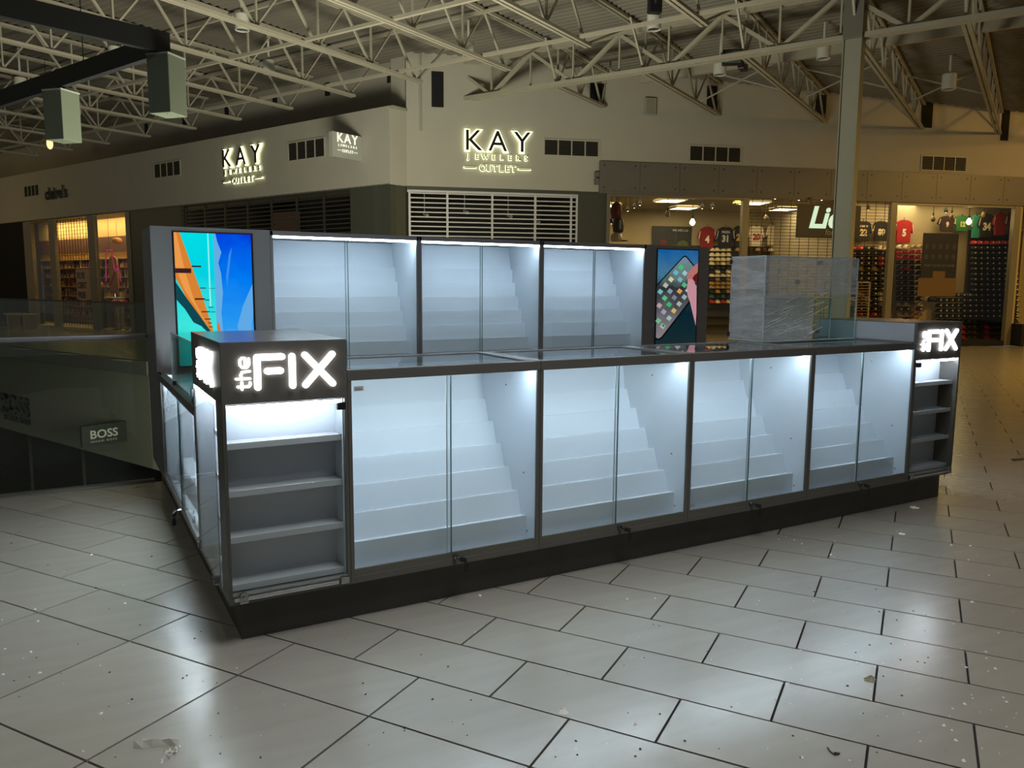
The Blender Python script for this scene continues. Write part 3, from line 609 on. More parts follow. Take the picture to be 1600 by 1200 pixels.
# pockets and small panel in the right wall
for a, b, c, d in ((922, 943, 130, 162), (1105, 1119, 134, 175), (1275, 1289, 144, 186), (1441, 1455, 155, 200), (1567, 1574, 167, 220), (674, 693, 112, 168)):
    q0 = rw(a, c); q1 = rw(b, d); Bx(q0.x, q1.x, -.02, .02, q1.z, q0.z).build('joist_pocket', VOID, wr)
t = wlabel('wall_speaker', 'pale square speaker panel high on the cream wall right of the lit KAY sign', 'speaker', RW_O, RW_A, 5.30, 0, 5.14)
Bx(-.13, .13, -.07, .0, 0, .36).build('housing', mat('pale_panel', (.33, .32, .27), .6), t, bevel=.006); Bx(-.10, .10, -.075, -.07, .03, .33).build('grille', mat('grille_grey', (.25, .24, .20), .8, noise=.2, nscale=120), t)
# grey fascia of the sports shop, panel by panel with bolts
t = thing('shop_fascia', 'long grey bolted panel fascia above the sports cap shop windows', 'fascia', RW_O, RW_A)
bolt = mat('bolt_dark', (.02, .02, .018), .4, .6); x = 4.17; k = 0
while x < 17:
    x1 = x+.935; o = Bx(x+.004, x1-.004, -.05, 0, 3.49, 4.125).build('panel', DPAN, t)
    mb = MB()
    for bx_ in (x+.11, x1-.11):
        for bz in (3.57, 4.04): mb.tube((bx_, -.05, bz), (bx_, -.056, bz), .017, 8)
    tag(mb.build('bolts', bolt, o), kind='stuff'); x = x1
Bx(4.17, 17, -.06, .02, 3.44, 3.488).build('head_bar', DPAN, t)
t = thing('junction_box', 'two small grey electrical boxes at the left end of the bolted fascia', 'electrical box', loc2w(RW_O, RW_A, (4.06, 0, 3.62)), RW_A)
Bx(0, .10, -.08, 0, 0, .13).build('lower_box', DPAN, t, bevel=.004); Bx(0, .10, -.08, 0, .16, .27).build('upper_box', DPAN, t, bevel=.004)
# vents
VB = mat('vent_black', (.018, .018, .014), .6); VF = mat('vent_frame', (.42, .40, .33), .6)
def vent(O, A, x0, x1, z0, z1, label):
    t = wlabel('wall_vent', label, 'vent', O, A, x0, 0, z0); W = x1-x0; H = z1-z0; n = 4
    mb = MB(); mb.box(-.03, 0, -.02, 0, -.03, H+.03); mb.box(W, W+.03, -.02, 0, -.03, H+.03); mb.box(0, W, -.02, 0, -.03, 0); mb.box(0, W, -.02, 0, H, H+.03)
    for i in range(1, n): mb.box(W*i/n-.012, W*i/n+.012, -.02, 0, 0, H)
    mb.build('frame', VF, t)
    for i in range(n):
        a = W*i/n+.013; b = W*(i+1)/n-.013; mb = MB().box(a, b, -.004, -.001, 0, H)
        for k in range(7): z = H*(k+.5)/7; mb.prism([(-.014, z-.012), (-.004, z+.012), (-.004, z+.008), (-.012, z-.014)], a, b, 'x')
        mb.build('louvre', VB, t)
vent(RW_O, RW_A, 2.94, 4.15, 4.22, 4.53, 'dark four bay vent right beside the lit KAY sign facing us')
vent(RW_O, RW_A, 6.28, 7.50, 4.22, 4.53, 'dark four bay vent left of the tall steel column')
vent(RW_O, RW_A, 12.17, 13.37, 4.22, 4.53, 'dark four bay vent right of the tall steel column')
vent(LW_O, LW_A, -9.08, -7.80, 4.27, 4.62, 'dark four bay vent left of the lit KAY sign on the left-hand wall')
vent(LW_O, LW_A, -3.26, -2.02, 4.22, 4.60, 'dark four bay vent behind the small projecting KAY sign')
vent(LW_O, LW_A, -17.34, -16.25, 4.27, 4.60, 'dark four bay vent left of the black letters, far left')
# halo lit jeweller signs; enlarged glowing plates stand in for the halo light
INK = mat('sign_ink', (.012, .012, .014), .4); HALO = glow('halo_glow', (.97, 1, .55), 3.2); HALOS = glow('halo_glow_small', (.97, 1, .55), 1.7)
def kay(O, A, x, z, W, label, s=1.0, m=INK, halo=HALO, par=None, depth=.085):
    t = par or wlabel('shop_sign', label, 'sign', O, A, x, 0, z)
    def put(body, size, px, pz, width, thin):
        # stretch each line to its measured width, letter by letter
        n = len(body); tmp = []
        for i, c in enumerate(body):
            cx = px + (width*(i+.5)/n if body != 'KAY' else width*(.13, .5, .87)[i])
            o = text('letter', c, size, m, t, (cx, -depth, pz), ext=.008, align='CENTER', bold=thin)
            if halo: h = text('halo', c, size, halo if size > .3 else HALOS, o, (0, 0, -depth*.5), rot=(0, 0, 0), ext=.004, align='CENTER', bold=thin+(.026 if size > .3 else .012))
    put('KAY', .60*s, 0, .37*s, W, .002*s); put('JEWELERS', .145*s, 0, .195*s, W, 0); put('OUTLET', .19*s, W*.23, -.05*s, W*.56, -.001)
    for a, b in ((0, .17), (.82, 1)):
        o = Bx(W*a, W*b, -depth-.008, -depth+.004, -.05*s+.055*s, -.05*s+.072*s).build('dash', m, t)
        if halo: Bx(W*a-.02, W*b+.02, -depth*.45-.004, -depth*.45+.004, .005*s-.012, .022*s+.012).build('halo', HALOS, o)
    return t
kay(RW_O, RW_A, 1.20, 3.87, 1.42, 'larger halo lit KAY JEWELERS OUTLET letters on the wall facing us, above the bright shutter')
kay(LW_O, LW_A, -5.80, 3.90, 1.60, 'halo lit KAY JEWELERS OUTLET letters on the left-hand wall, seen at a slant')
t = wlabel('blade_sign', 'small white projecting box sign with lit KAY JEWELERS OUTLET, left of the wall corner', 'sign', LW_O, LW_A, -1.2, 0, 3.9)
t.location = loc2w(LW_O, LW_A, (-.815, -.79, 4.0)); t.rotation_euler = (0, 0, LW_A+PI/2); SW = .79
Bx(0, SW, 0, .12, 0, .50).build('box', mat('sign_box_white', (.40, .42, .38), .5), t, bevel=.005)
cut = glow('lit_cutout', (1, .95, .75), 1.15)
sg = bpy.data.objects.new('lettering', None); C.objects.link(sg); sg.parent = t; sg.location = (SW*.15, 0, .14); kay(None, None, 0, 0, SW*.68, '', .45, cut, None, sg, .004)
# claires letters
t = wlabel('shop_sign', 'dark lower case claires letters on the far left fascia', 'sign', LW_O, LW_A, -15.75, 0, 4.08)
text('letters', "claire's", .52, BLK, t, (0, -.04, 0), ext=.006, sx=1.02, bold=.013, space=1.04)
# ------------------------------------------------------------------ rolling shutters of the jeweller
SLW = mat('shutter_white', (.62, .62, .60), .4, .1); SLD = mat('shutter_bronze', (.055, .05, .04), .45, .3)
def shutter(O, A, x0, x1, posts, m, label, depth):
    t = wlabel('rolling_shutter', label, 'shutter', O, A, x0, depth, 0); W = x1-x0; z = 3.34
    n = 0
    while z > .1:
        MB().box(0, W, -.008, .008, z-.012, z+.012).build('slat', m, t, ); z -= .098; n += 1
    for p_ in posts: Bx(p_-x0-.022, p_-x0+.022, -.016, .016, 0, 3.42).build('post', m, t)
    Bx(-.02, W+.02, .02, .05, 3.36, 3.47).build('head_box', m, t); return t
def shop_box(O, A, x0, x1, y1, m, name, label, z1=3.6, lit=None):
    t = wlabel(name, label, 'shop interior', O, A, x0, 0, 0); W = x1-x0
    Bx(0, W, y1, y1+.1, 0, z1).build('back_wall', m, t); Bx(-.05, 0, .3, y1, 0, z1).build('side_wall', m, t); Bx(W, W+.05, .3, y1, 0, z1).build('side_wall', m, t)
    return t
posts = [rw(px, 340, .06).x for px in (640, 699, 769, 836, 892, 901)]
shutter(RW_O, RW_A, .03, 3.70, posts, SLW, 'bright silver rolling shutter of the jeweller facing us', .06)
posts = [-x for x in (1.28, 2.2, 3.15, 4.1, 5.05, 6.0, 6.9, 7.8)]
shutter(LW_O, LW_A, -7.9, -1.25, posts, SLD, 'dark bronze rolling shutter of the jeweller on the left-hand wall', .10)
JW = mat('jeweller_dark', (.03, .028, .024), .8)
t = shop_box(RW_O, RW_A, .05, 3.7, 3.5, JW, 'jeweller_shop', 'unlit jeweller shop interior behind the bright silver shutter')
Bx(0, 3.65, .25, 3.5, 3.5, 3.6).build('ceiling_panel', JW, t)
t = shop_box(LW_O, LW_A, -7.9, -1.25, 3.0, JW, 'jeweller_shop', 'unlit jeweller shop interior behind the dark bronze shutter')
Bx(0, 6.6, .25, 3.0, 3.5, 3.6).build('ceiling_panel', JW, t)
t = wlabel('shop_poster', 'dim brownish display panel behind the dark shutter', 'poster', LW_O, LW_A, -4.6, .5, 2.2); Bx(0, 1.0, 0, .03, 0, .95).build('panel', mat('dim_poster', (.12, .07, .055), .7, noise=.3, nscale=20), t); Bx(-.02, 1.02, .03, .045, -.02, .97).build('frame', BLK, t)
for k, (x, z) in enumerate(((.45, 3.0), (1.35, 3.08), (2.35, 3.02), (3.0, 2.9))):
    t = wlabel('track_spotlight', 'unlit white track spotlight behind the bright shutter, %s from its left edge' % ('first', 'second', 'third', 'fourth')[k], 'spotlight', RW_O, RW_A, x, 1.0, z)
    MB().tube((0, 0, 0), (.05, -.12, -.05), .04, 10).build('lamp_head', PLAST, t); MB().tube((0, 0, 0), (0, 0, 3.5-z), .012, 6).build('stem', PLAST, t)
# ------------------------------------------------------------------ sports cap shop
WARMW = mat('shop_wall_cream', (.42, .35, .23), .8, noise=.03); SLATW = mat('slatwall_dark', (.05, .04, .03), .7); SLATC = mat('slatwall_cream', (.38, .31, .19), .7)
DBK = 5.0
t = wlabel('cap_shop', 'lit sports cap shop interior behind the long window right of the jeweller', 'shop interior', RW_O, RW_A, 4.36, 0, 0)
Bx(0, 7.6, DBK, DBK+.1, 0, 3.7).build('back_wall', SLATC, t); Bx(-.1, 0, .1, DBK, 0, 3.7).build('side_wall', WARMW, t)
SD = rw(1316, 400, 1.5).x-4.36
Bx(SD-.1, SD, 1.5, DBK, 0, 3.7).build('partition_wall', WARMW, t); Bx(SD, 12.3, 1.5, 1.6, 0, 3.7).build('display_wall', SLATC, t)
Bx(0, 12.3, .26, DBK, 3.62, 3.7).build('ceiling_panel', mat('shop_ceiling', (.42, .37, .26), .8, noise=.12, nscale=.9), t)
Bx(0, 10.6, .1, DBK, -.02, .0).build('shop_floor', mat('shop_floor', (.12, .09, .06), .4), t)
Bx(1.65, SD-.1, DBK-.03, DBK, 0, 2.62).build('slatwall', SLATW, t); Bx(SD+.05, 8.35, 1.45, 1.5, 0, 2.42).build('slatwall', SLATW, t); Bx(rw(1512, 400, 1.45).x-4.36, 12.2, 1.45, 1.5, 0, 2.95).build('slatwall', SLATW, t)
for k in range(9): Bx(1.65, SD-.1, DBK-.12, DBK-.03, .3+.25*k, .315+.25*k).build('shelf', SLATW, t)
# emissive ceiling panels of the shop
TRO = glow('troffer', (1, .82, .45), 11)
tro = [(1020, 1075, 322), (975, 1012, 336), (1095, 1142, 340), (1150, 1200, 325), (1180, 1215, 324)]
for k, (a, b, v) in enumerate(((.9, 1.5, 3.4), (2.1, 2.7, 1.9), (3.2, 3.8, 3.6), (4.4, 5.0, 1.9), (6.0, 6.6, 3.2), (8.3, 8.9, .9))):
    t = wlabel('ceiling_light', 'bright square ceiling panel light in the cap shop, %s from the left' % ('first', 'second', 'third', 'fourth', 'fifth', 'sixth')[k], 'ceiling light', RW_O, RW_A, 4.36+a, v, 3.56)
    Bx(0, .6, 0, .6, .0, .008).build('diffuser', TRO, t); mb = MB(); mb.box(-.03, .63, -.03, 0, -.005, .05); mb.box(-.03, .63, .6, .63, -.005, .05); mb.box(-.03, 0, 0, .6, -.005, .05); mb.box(.6, .63, 0, .6, -.005, .05); mb.build('frame', WARMW, t)
def shop_fill(O, A, x, y, z, sx, sy, e, col):  # unseen area lights added under the shop ceilings to boost their fittings
    p_ = loc2w(O, A, (x, y, z)); area('shop_fill', p_, (0, 0, A), sx, e, col, sy)
shop_fill(RW_O, RW_A, 7.2, 2.4, 3.61, 4.5, 2.5, 95, (1, .76, .36)); shop_fill(RW_O, RW_A, 12.9, .85, 3.61, 4.0, .8, 48, (1, .74, .34)); shop_fill(LW_O, LW_A, -15, .95, 3.61, 8, .7, 210, (1, .66, .24))
BULB = glow('hot_bulb', (1, .82, .42), 30); BULBO = mat('bulb_glass', (.2, .15, .08), .1)
ords = ['first', 'second', 'third', 'fourth', 'fifth', 'sixth', 'seventh', 'eighth', 'ninth', 'tenth', 'eleventh', 'twelfth', 'thirteenth', 'fourteenth']
for k, (u, v, y, on) in enumerate(((1043, 334, .8, 0), (1082, 347, .8, 1), (1197, 340, 2.0, 0), (1458, 342, .7, 0), (1487, 338, .7, 0), (1514, 346, .6, 1), (1536, 336, .7, 0))):
    q = rw(u, v, y); t = wlabel('pendant_bulb', '%s hanging bulb in the cap shop window, %s from the left' % ('glowing' if on else 'unlit', ords[k]), 'pendant lamp', RW_O, RW_A, q.x, y, q.z)
    MB().lathe([(.012, .09), (.03, .06), (.06, 0), (.055, -.04), (.02, -.075)], 12).build('bulb', BULB if on else BULBO, t, smooth=True)
    MB().tube((0, 0, .09), (0, 0, 3.62-q.z), .008, 6).tube((0, 0, .07), (0, 0, .15), .02, 8).build('cord', BLACK, t)
SPL = ['left of three clustered near the jeweller', 'middle of three clustered near the jeweller', 'right of three clustered near the jeweller', 'left of a pair above the dark wall poster', 'right of a pair above the dark wall poster', 'first left of the hanging sign', 'above the left end of the hanging sign', 'above the right half of the hanging sign', 'at the mullion right of the number 89 jersey', 'above the tall window poster', 'leftmost, low behind the red striped bag', 'just right of the steel column', 'at the far right window edge']
for k, (u, v, y) in enumerate(((981, 330, 2.2), (991, 325, 2.2), (1000, 321, 2.2), (1097, 326, 2.6), (1113, 325, 2.6), (1211, 311, .25), (1248, 313, .25), (1284, 313, .25), (1391, 315, .25), (1478, 332, 1.0), (955, 350, 1.2), (1356, 328, 1.5), (1590, 335, .6))):
    q = rw(u, v, y); t = wlabel('spotlight', 'small bright spotlight in the cap shop, %s from the left' % (ords+['rightmost'])[k] if k < 13 else '', 'spotlight', RW_O, RW_A, q.x, y, min(q.z, 3.5))
    t['label'] = 'small bright spotlight in the cap shop, %s' % SPL[k]; t['group'] = 'spotlights of the cap shop'
    MB().lathe([(.02, .0), (.034, .03), (.03, .07)], 10).build('lamp', BULB, t); MB().lathe([(.045, .0), (.05, .05), (.03, .12)], 10, ).tube((0, 0, .1), (0, 0, 3.62-min(q.z, 3.5)), .008, 6).build('housing', BLACK, t)
# window frames and glass, grille bay
t = thing('shopfront_window', 'metal framed glass shopfront of the cap shop', 'shopfront', RW_O, RW_A)
for a, b in ((4.36, 4.44), (7.60, 7.76), (11.42, 11.58), (14.84, 15.02)): Bx(a, b, -.03, .08, 0, 3.45).build('mullion', MULL, t)
for a, b in ((4.44, 7.60), (11.58, 14.84)):
    Bx(a, b, -.02, .06, 3.38, 3.45).build('head', MULL, t); Bx(a, b, -.02, .06, 0, .12).build('sill', VOID, t); m2 = (a+b)/2
    Bx(a, m2-.004, .02, .03, .12, 3.38).build('pane', G_SHOP, t); Bx(m2+.004, b, .02, .03, .12, 3.38).build('pane', G_SHOP, t)
GRL = mat('grille_bar', (.045, .035, .02), .4, .6)
t = wlabel('roll_grille', 'closed see-through roll grille across the cap shop entrance', 'grille', RW_O, RW_A, 7.76, .05, 0)
for k in range(46): MB().bar((0, 0, 3.40-.072*k), (3.66, 0, 3.40-.072*k), .011).build('rod', GRL, t)
for k in range(15): MB().bar((.12+.245*k, .006, .05), (.12+.245*k, .006, 3.44), .010).build('link_strip', GRL, t)
# end panels right of the shop
MB().prism([(15.02, 0), (15.10, 0), (17.2, 2.2), (17.12, 2.2)], 0, 3.47).build('return_wall', mat('ochre_return', (.40, .33, .14), .6), wr)
Bx(17.0, 30, 2.2, 2.4, 0, 3.47).build('lobby_wall', mat('ochre_wall', (.36, .29, .12), .6), wr)
Bx(15.02, 15.12, -.35, 0, 0, .55).build('low_kerb', VOID, wr)
# hanging shop sign
t = wlabel('hanging_sign', 'dark blue hanging sign board with pale green italic lettering, partly behind the steel column', 'sign', RW_O, RW_A, 8.93, -.12, 2.56)
Bx(0, 1.62, 0, .06, 0, .76).build('board', mat('navy_board', (.004, .006, .016), .4), t, bevel=.004)
gl = glow('pale_green_letters', (.80, 1, .66), .85)
text('lettering', 'Lids', .68, gl, t, (.27, -.012, .24), ext=.008, sx=.98, bold=.02, shear=.25)
text('small_lettering', 'for sports', .20, mat('grey_letters', (.34, .34, .28), .6), t, (.70, -.008, .07), ext=.004, sx=.95, shear=.25)
Bx(.28, .34, .01, .05, .76, .92).build('hanger', BLK, t); Bx(1.28, 1.34, .01, .05, .76, .92).build('hanger', BLK, t)
# poster in the right window
t = wlabel('window_poster', 'tall poster with faint faces above a mustard panel in the right shop window', 'poster', RW_O, RW_A, 12.72, .45, 1.22)
Bx(0, 1.0, 0, .02, .45, 1.55).build('dark_print', mat('poster_dark', (.012, .011, .010), .5), t); Bx(-.06, 1.02, -.004, .016, 0, .45).build('mustard_print', mat('poster_mustard', (.22, .13, .03), .6), t)
Bx(.33, .68, -.006, -.0041, .45, .62).build('mustard_tab', mat('poster_mustard', (.22, .13, .03), .6), t)
face = mat('poster_face', (.07, .055, .04), .6)
for k in range(10): 
    x = .11+.195*(k % 5); z = 1.22 if k < 5 else .97
    MB().lathe([(.01, -.07), (.045, -.03), (.05, .02), (.03, .07)], 8).build('printed_face', face, t, loc=(x, -.002, z)).scale = (1, .05, 1)
text('print', 'THEY GAVE US GAME', .085, mat('poster_text', (.20, .22, .15), .5), t, (.05, -.004, .73), ext=.001, sx=1.08)
# jerseys
def jersey(u0, u1, v0, v1, y, col, num, label, ncol=(.8, .8, .75), name=None, trim=None):
    a = rw(u0, v0, y); b = rw(u1, v1, y); W = b.x-a.x; H = a.z-b.z
    t = wlabel('sports_jersey', label, 'jersey', RW_O, RW_A, (a.x+b.x)/2, y, b.z); m = mat('jersey_cloth', col, .8, noise=.08, nscale=6)
    pts = [(-.33, 0), (.33, 0), (.35, .55), (.43, .42), (.53, .50), (.42, .80), (.36, .90), (.14, 1), (.07, .95), (-.07, .95), (-.14, 1), (-.36, .90), (-.42, .80), (-.53, .50), (-.43, .42), (-.35, .55)]
    MB().prism([(x*W, z*H) for x, z in pts], -.03, .03, 'y').build('shirt', m, t, bevel=.008)
    nm = mat('jersey_number', ncol, .6)
    if num: text('number', num, H*.42, nm, t, (0, -.036, H*.30), ext=.003, align='CENTER', bold=.012, sx=.9)
    if name: text('name', name, H*.15, nm, t, (0, -.036, H*.70), ext=.003, align='CENTER', sx=.8, bold=.003)
    tm = mat('jersey_trim', trim or ncol, .7)
    for s in (-1, 1): MB().bar((s*.47*W, -.034, .46*H), (s*.40*W, -.034, .80*H), .018, .004, (0, 1, 0)).build('sleeve_stripe', tm, t)
    MB().tube((0, 0, H*.97), (0, 0, H*1.1), .008, 6).bar((-.12*W, 0, H*.97), (.12*W, 0, H*.97), .02).build('hanger', BLACK, t)
jersey(1091, 1118, 354, 390, DBK-.2, (.22, .008, .008), '4', 'dark red number 4 jersey hanging in the cap shop')
jersey(1119, 1147, 354, 388, DBK-.25, (.01, .01, .013), '31', 'black number 31 jersey hanging in the cap shop', (.55, .55, .6), 'PIAZZA')
jersey(1145, 1166, 352, 386, DBK-.2, (.01, .01, .01), '21', 'black jersey with gold number next to the window mullion', (.55, .36, .06))
jersey(1168, 1194, 352, 385, DBK-.2, (.75, .66, .5), '20', 'white number 20 jersey with red figures', (.35, .02, .02))
jersey(1197, 1216, 350, 384, DBK-.2, (.62, .52, .33), None, 'plain cream jersey left of the dark number 2 jersey')
jersey(1216, 1240, 350, 384, DBK-.25, (.012, .012, .015), '2', 'dark number 2 jersey beside the hanging shop sign')
jersey(1334, 1362, 345, 378, 1.34, (.012, .012, .02), '22', 'navy number 22 jersey right of the steel column', (.75, .6, .35), 'E SMITH')
jersey(1363, 1389, 345, 377, 1.36, (.01, .01, .014), '89', 'black number 89 jersey right of the number 22 one', (.75, .65, .45))
jersey(1397, 1426, 343, 380, 1.35, (.42, .012, .01), '5', 'bright red number 5 jersey on the cream display wall')
jersey(1466, 1492, 337, 362, 1.3, (.03, .01, .01), '9', 'black and red jersey above the tall window poster', (.6, .5, .3))
jersey(1490, 1515, 336, 362, 1.3, (.03, .16, .05), '12', 'green jersey above the tall window poster', (.6, .6, .2))
jersey(1518, 1532, 335, 372, 1.25, (.03, .28, .20), None, 'narrow teal and gold jersey right of the glowing bulb', trim=(.6, .4, .1))
jersey(1529, 1552, 333, 371, 1.2, (.02, .015, .013), '34', 'black number 34 jersey with white figures near the right end', (.75, .65, .5))
jersey(1552, 1572, 332, 368, 1.15, (.22, .01, .01), None, 'dark red jersey second from the right end of the display', trim=(.6, .5, .4))
jersey(1571, 1588, 332, 366, 1.1, (.06, .012, .012), '2', 'maroon jersey at the right end of the display', (.5, .45, .4))
# dark wall poster with helmets
q = rw(1020, 353, DBK-.06); q2 = rw(1080, 388, DBK-.06)
t = wlabel('wall_poster', 'dark wall poster with red and green helmet shapes left of the jerseys', 'poster', RW_O, RW_A, q.x, DBK-.06, 2.2)
WW = q2.x-q.x; Bx(0, WW, 0, .02, 0, q.z-2.2).build('print', mat('poster_navy', (.02, .022, .025), .5, noise=.3), t)
for x, z, r_, c in ((.28, .45, .12, (.10, .012, .01)), (.55, .30, .14, (.035, .05, .015)), (.78, .38, .19, (.06, .09, .02))):
    MB().lathe([(.01, -r_), (r_*.8, -r_*.6), (r_, 0), (r_*.8, r_*.6), (.01, r_)], 12).build('helmet_print', mat('helmet_ink', c, .5, noise=.3), t, loc=(x*WW, -.002, z)).scale = (1, .04, 1)
text('headline', 'WE ARE Lids', .09, SILV, t, (WW*.5, -.004, q.z-2.2-.14), ext=.001)
# bags, column rack at the left end
for k, (u, v, z_) in enumerate(((963, 330, 0), (966, 352, 0))):
    q = rw(u, v, 1.0); t = wlabel('sports_bag', ('dark red striped bag hanging at the top left of the shop window', 'black bag hanging below the dark red striped bag')[k], 'bag', RW_O, RW_A, q.x, 1.0, q.z)
    MB().lathe([(.03, .22), (.11, .15), (.14, 0), (.12, -.15), (.04, -.2)], 12).build('body', mat('bag_cloth', ((.10, .01, .01), (.015, .012, .012))[k], .6, noise=.2), t, smooth=True); MB().tube((0, 0, .2), (0, 0, 3.6-q.z), .008, 6).build('strap', BLACK, t)
    Bx(-.02, .02, -.145, -.13, -.1, .12).build('stripe', mat('bag_stripe', ((.35, .03, .02), (.3, .28, .25))[k], .6), t)
q = rw(963, 372, 1.0); t = wlabel('helmet', 'pale sports helmet with dark markings under the hanging bags', 'helmet', RW_O, RW_A, q.x, 1.0, q.z)
MB().lathe([(.13, -.08), (.15, 0), (.12, .09), (.05, .14), (.01, .15)], 14).build('shell', mat('helmet_pale', (.5, .45, .38), .3, noise=.3, nscale=12), t, smooth=True); Bx(.05, .25, -.1, .1, -.07, -.05).build('visor', BLACK, t)
# caps -------------------------------------------------------------
def cap_mesh():
    mb = MB(); n = 8; rings = [(.082, 0), (.084, .03), (.068, .075), (.03, .1)]
    vs = []
    for r, z in rings:
        for i in range(n): vs.append((r*math.cos(2*PI*i/n), r*math.sin(2*PI*i/n)*1.05, z))
    fs = [(k*n+i, k*n+(i+1) % n, (k+1)*n+(i+1) % n, (k+1)*n+i) for k in range(3) for i in range(n)]
    fs.append(tuple(range(3*n, 4*n))); fs.append(tuple(range(n))[::-1]); mb.add(vs, fs); return mb
def logo_mesh(): return MB().prism([(-.02, .03), (.02, .03), (.024, .062), (-.018, .066)], -.092, -.082, 'y')
def brim_mesh(): return MB().prism([(-.07, -.06), (-.05, -.14), (0, -.16), (.05, -.14), (.07, -.06)], -.006, .004)
CAPC = {'white': (.70, .60, .40), 'red': (.48, .012, .01), 'black': (.008, .008, .010), 'gold': (.45, .25, .04), 'navy': (.01, .013, .03), 'brown': (.06, .025, .012), 'tan': (.33, .22, .10), 'green': (.02, .09, .03)}
CM = {k: mat('cap_'+k, c, .65) for k, c in CAPC.items()}
LGW = mat('cap_logo', (.75, .70, .58), .5); LGK = mat('cap_logo_dark', (.05, .03, .02), .5)
def cap_proto(c, logo):
    t = bpy.data.objects.new('baseball_cap', None); C.objects.link(t)
    cap_mesh().build('crown', CM[c], t, smooth=True); brim_mesh().build('brim', CM[c], t)
    if logo: logo_mesh().build('logo', LGW if c not in ('white', 'tan', 'gold') else LGK, t)
    t['category'] = 'cap'; return t
protos = {}
caps = []
rown = {}
ORD = 'first second third fourth fifth sixth seventh eighth ninth tenth eleventh twelfth thirteenth fourteenth fifteenth sixteenth seventeenth eighteenth nineteenth twentieth'.split()
def row(u0, u1, v, n, y, cols, group, lab):
    if lab == 'top row above the wrapped glass box': n0 = rown.get(lab, 0); rown[lab] = n0+n; rr = None
    else: rown[lab] = rown.get(lab, 0)+1; rr = rown[lab]; n0 = 0
    for i in range(n):
        u = u0+(u1-u0)*(i+.5)/n; c = cols[i % len(cols)]
        l = ('%s cap, '+(ORD[rr-1]+' row down, ' if rr else '')+ORD[n0+i]+' from the left, '+lab)
        caps.append((u, v, y, c, group, l))
G1 = 'caps on the shelves left of the wrapped glass box'; G2 = 'caps behind the roll grille right of the steel column'; G3 = 'caps on the display wall behind the right window'; G4 = 'caps on the far right slanting display'; G5 = 'top row of caps above the wrapped glass box'
ya = DBK-.17
vs = [390, 398, 405, 411.5, 418, 424, 430, 436, 442, 448, 455, 463, 471]
cl = [['white'], ['white'], ['white'], ['white', 'tan'], ['black'], ['black', 'white'], ['white'], ['black', 'tan'], ['gold', 'gold', 'tan'], ['gold'], ['black', 'gold'], ['green', 'black'], ['red', 'white']]
for v, c in zip(vs, cl): row(1108, 1142, v, 4, ya, c, G1, 'shelves left of wrapped glass box')
row(1147, 1200, 390, 5, ya, ['tan', 'brown', 'black'], G5, 'top row above the wrapped glass box'); row(1199, 1264, 391, 6, ya, ['white'], G5, 'top row above the wrapped glass box'); row(1265, 1300, 390, 3, ya, ['red'], G5, 'top row above the wrapped glass box')
for k in range(15):
    v = 388+7.9*k; c = [['red', 'red', 'black', 'black', 'white', 'white'], ['black'], ['black', 'black', 'black', 'black', 'red', 'red'], ['black', 'black', 'black', 'black', 'red', 'red'], ['black', 'tan'], ['black'], ['black', 'brown'], ['black'], ['black', 'navy'], ['black', 'white', 'black'], ['white', 'black'], ['tan', 'black'], ['black'], ['brown', 'red'], ['red', 'brown']][k]
    row(1327, 1392, v, 6, 1.33, c, G2, 'behind grille right of column')
yb = 1.33
for k in range(16):
    v = 386+8.1*k; c = [['white', 'white', 'tan', 'tan'], ['red'], ['red'], ['black'], ['black', 'red', 'navy'], ['navy', 'black'], ['black'], ['black', 'brown'], ['black'], ['black'], ['black'], ['tan', 'white'], ['brown', 'black', 'tan'], ['tan'], ['white', 'black', 'gold'], ['green', 'white', 'black']][k]
    row(1400, 1441, v, 4, yb, c, G3, 'under the red number 5 jersey')
yc = 1.30
for k in range(19):
    v = 379+8.2*k
    if v < 455: row(1516, 1590, v, 8, yc, ['red'] if k == 0 else ['black'], G4, 'far right display wall')
    else: row(1462, 1590, v, 14, yc, ['black', 'black', 'navy'] if v < 505 else ['red', 'black', 'brown', 'black'], G4, 'far right display wall')
vis = [c for c in caps]
vis.sort(key=lambda c: (c[2] > 3, c[1] > 500))
ind = vis[:300]; rest = vis[300:]
for (u, v, y, c, g_, lab) in ind:
    q = rw(u, v, y); z = q.z-.04; logo = True
    if c not in protos: protos[c] = cap_proto(c, True); src = protos[c]; src.location = loc2w(RW_O, RW_A, (q.x, y, z)); src.rotation_euler = (0, 0, RW_A); src['label'] = lab % c; src['group'] = c+' '+g_
    else: dup(protos[c], loc2w(RW_O, RW_A, (q.x, y, z)), RW_A, lab % c, c+' '+g_)
bycol = {}
for (u, v, y, c, g_, lab) in rest:
    q = rw(u, v, y); mbs = bycol.setdefault(c, MB()); 
    for src in (cap_mesh(), brim_mesh()): mbs.add([loc2w(RW_O, RW_A, (p_[0]+q.x, p_[1]+y, p_[2]+q.z-.04)) for p_ in src.v], src.f)
rc = MB()
for c, mbs in bycol.items(): tag(mbs.build('cap_stock', CM[c]), 'rows of small %s caps filling the rest of the cap shop shelves' % c, 'caps', None, 'stuff')
# big caps on the cream pillar
for k, (v, c) in enumerate(((390, 'red'), (417, 'brown'), (447, 'navy'), (468, 'black'))):
    q = rw(1455, v, 1.3); t = cap_proto(c, False); t.name = 'batting_helmet'; t.location = loc2w(RW_O, RW_A, (q.x, 1.25, q.z-.06)); t.rotation_euler = (0, 0, RW_A+.5); t.scale = (1.7, 1.5, 1.6)
    t['label'] = '%s helmet on the cream pillar left of the tall poster' % c; t['category'] = 'helmet'
